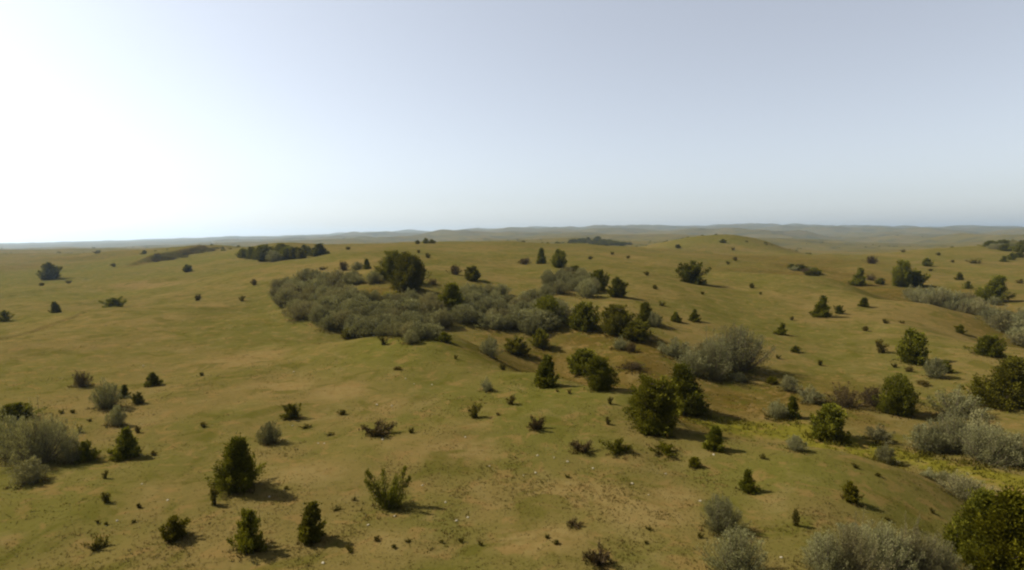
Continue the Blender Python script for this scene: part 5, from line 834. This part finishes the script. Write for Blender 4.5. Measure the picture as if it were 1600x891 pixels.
# ------------------------------------------------------------------ grass tufts on the near slopes
def build_grass():
    rng = np.random.default_rng(3)
    N = 115000
    a = np.radians(rng.uniform(-46, 46, N)); r = np.exp(rng.uniform(math.log(16), math.log(110), N))
    x = r * np.sin(a); y = r * np.cos(a)
    clump = noise(x / 1.3, y / 1.3, 21) + 0.7 * noise(x / 4.5, y / 4.5, 22)
    keep = clump + rng.normal(size=N) * 0.9 > 0.0
    x, y, r = x[keep], y[keep], r[keep]; clump = clump[keep]
    foot = np.zeros(len(x), bool)
    fx, fy = [], []
    for (px_, py_, pw_) in [(p[1], p[2], p[4]) for p in PLANTS if not p[0].startswith('low')] + [(s[0], s[1], s[3]) for th in THICKETS for s in th[5]]:
        if math.hypot(px_, py_) > 110: continue
        k = int(14 + 22 * pw_); an = rng.random(k) * 6.283; rr = pw_ * (0.25 + 0.5 * rng.random(k) ** 1.3)
        fx.append(px_ + np.cos(an) * rr); fy.append(py_ + np.sin(an) * rr)
    fx = np.concatenate(fx); fy = np.concatenate(fy)
    x = np.r_[x, fx]; y = np.r_[y, fy]; r = np.hypot(x, y); clump = np.r_[clump, np.full(len(fx), 0.6)]; foot = np.r_[foot, np.ones(len(fx), bool)]; n = len(x)
    z = ground_z(x, y); zn = zones(x, y)
    h = (0.024 + 0.026 * rng.random(n)) * (1 + 0.5 * np.clip(clump, 0, 1)) * (1 + 0.005 * r)
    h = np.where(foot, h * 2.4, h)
    tall = rng.random(n) < 0.008
    h = np.where(tall, h * 2.0, h) * (1 + 2.2 * zn[:, 1] + 0.5 * zn[:, 0])
    g = rng.random(n)
    c = np.where((g < 0.5)[:, None], np.array([0.0832, 0.0568, 0.0176]), np.array([0.0624, 0.0528, 0.0112]))
    c = np.where((g > 0.97)[:, None], np.array([0.0360, 0.0328, 0.0064]), c)
    c = c * (1 - zn[:, 2:3] * 0.7) + np.array([0.0576, 0.0544, 0.0096]) * zn[:, 2:3] * 0.7
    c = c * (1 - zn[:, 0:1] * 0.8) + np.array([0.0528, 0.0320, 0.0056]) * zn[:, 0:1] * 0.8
    c = c * (1 - zn[:, 1:2]) + np.array([0.0860, 0.0750, 0.0090]) * zn[:, 1:2]
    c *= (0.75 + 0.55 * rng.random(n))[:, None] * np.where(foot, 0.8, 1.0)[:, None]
    V, C = [], []
    for b in range(5):
        az = rng.uniform(0, 6.283, n); lean = rng.uniform(0.3, 1.0, n)
        ox = rng.normal(size=n) * h * 0.45; oy = rng.normal(size=n) * h * 0.45
        w = h * rng.uniform(0.10, 0.24, n)
        bx, by = x + ox, y + oy
        px, py = -np.sin(az) * w, np.cos(az) * w
        hh = h * rng.uniform(0.6, 1.1, n)
        V.append(np.stack([np.c_[bx - px, by - py, z - 0.005], np.c_[bx + px, by + py, z - 0.005], np.c_[bx + np.cos(az) * lean * hh, by + np.sin(az) * lean * hh, z + hh]], 1))
        C.append(np.repeat(c[:, None, :], 3, 1))
    V = np.concatenate(V).reshape(-1, 3); C = np.concatenate(C).reshape(-1, 3)
    m = Mat('grass_blades', 0.95); m.t.nodes.remove(m.b)
    df = m.n('ShaderNodeBsdfDiffuse'); tl = m.n('ShaderNodeBsdfTranslucent'); mx = m.n('ShaderNodeMixShader'); mx.inputs[0].default_value = 0.55
    sc_ = m.attr('shade').outputs['Color']; m.l(sc_, df.inputs[0]); m.l(sc_, tl.inputs[0])
    m.l(df.outputs[0], mx.inputs[1]); m.l(tl.outputs[0], mx.inputs[2]); m.l(mx.outputs[0], m.t.nodes['Material Output'].inputs['Surface'])
    me = mesh_np('grass_tufts', V, np.arange(len(V)).reshape(-1, 3), 3, {'shade': C}, False, m.m)
    o = bpy.data.objects.new('grass_tufts', me); col.objects.link(o)
    tag(o, 'short tan and olive grass tufts covering the near slopes', 'grass', kind='stuff')
build_grass()

# ------------------------------------------------------------------ specks of brush on the far hills
def build_far_brush():
    rng = np.random.default_rng(9)
    N = 1500
    a = np.radians(rng.uniform(-46, 46, N)); r = np.exp(rng.uniform(math.log(330), math.log(3200), N))
    x = r * np.sin(a); y = r * np.cos(a)
    k = noise(x / 160, y / 160, 31) + 0.5 * noise(x / 40, y / 40, 32) > 0.12
    x, y, r = x[k], y[k], r[k]; z = ground_z(x, y)
    P, D, T, L = [], [], [], []
    for i in range(len(x)):
        s = rng.uniform(0.5, 1.3) * (0.8 + r[i] / 1500)
        m = 60
        g = rng.normal(size=(m, 3)); g /= np.linalg.norm(g, axis=1, keepdims=True); g[:, 2] = np.abs(g[:, 2])
        P.append(np.array([x[i], y[i], z[i]]) + g * s * np.array([1.1, 1.1, 1.0]) * rng.uniform(0.6, 1.0, (m, 1)))
        D.append(g + rng.normal(size=(m, 3)) * 0.5); T.append(np.clip(rng.normal(size=m) * .2 + .4, 0, 1)); L.append(np.full(m, s * 0.5))
    P = np.concatenate(P); D = np.concatenate(D); T = np.concatenate(T); L = np.concatenate(L)
    v, tt = leaf_quads(P, D, L, L * 0.7, rng, T)
    me = quads_mesh('distant_brush', v, tt, M_JUN)
    o = bpy.data.objects.new('distant_brush', me); col.objects.link(o)
    tag(o, 'scattered dark brush dotting the far rolling hills', 'brush', kind='stuff')
build_far_brush()

# ------------------------------------------------------------------ hazy air
def build_haze():
    zlo = float(GV[:, 2].min()) - 1.0; zhi = float(GV[:, 2].max()) + 12.0
    s = 9800.0
    v = [(sx * s, sy * s, z) for z in (zlo, zhi) for sy in (-1, 1) for sx in (-1, 1)]
    f = [(0, 2, 3, 1), (4, 5, 7, 6), (0, 1, 5, 4), (2, 6, 7, 3), (0, 4, 6, 2), (1, 3, 7, 5)]
    me = bpy.data.meshes.new('haze'); me.from_pydata(v, [], f); me.update()
    m = bpy.data.materials.new('summer_haze'); m.use_nodes = True
    t = m.node_tree; t.nodes.remove(t.nodes['Principled BSDF'])
    pv = t.nodes.new('ShaderNodeVolumePrincipled')
    pv.inputs['Color'].default_value = (0.62, 0.80, 1.0, 1)
    pv.inputs['Density'].default_value = HAZE_DENSITY
    pv.inputs['Anisotropy'].default_value = 0.65
    t.links.new(pv.outputs[0], t.nodes['Material Output'].inputs['Volume'])
    me.materials.append(m)
    o = bpy.data.objects.new('haze', me); col.objects.link(o)
    tag(o, 'thin pale summer haze over the whole prairie', 'haze', kind='stuff')
build_haze()
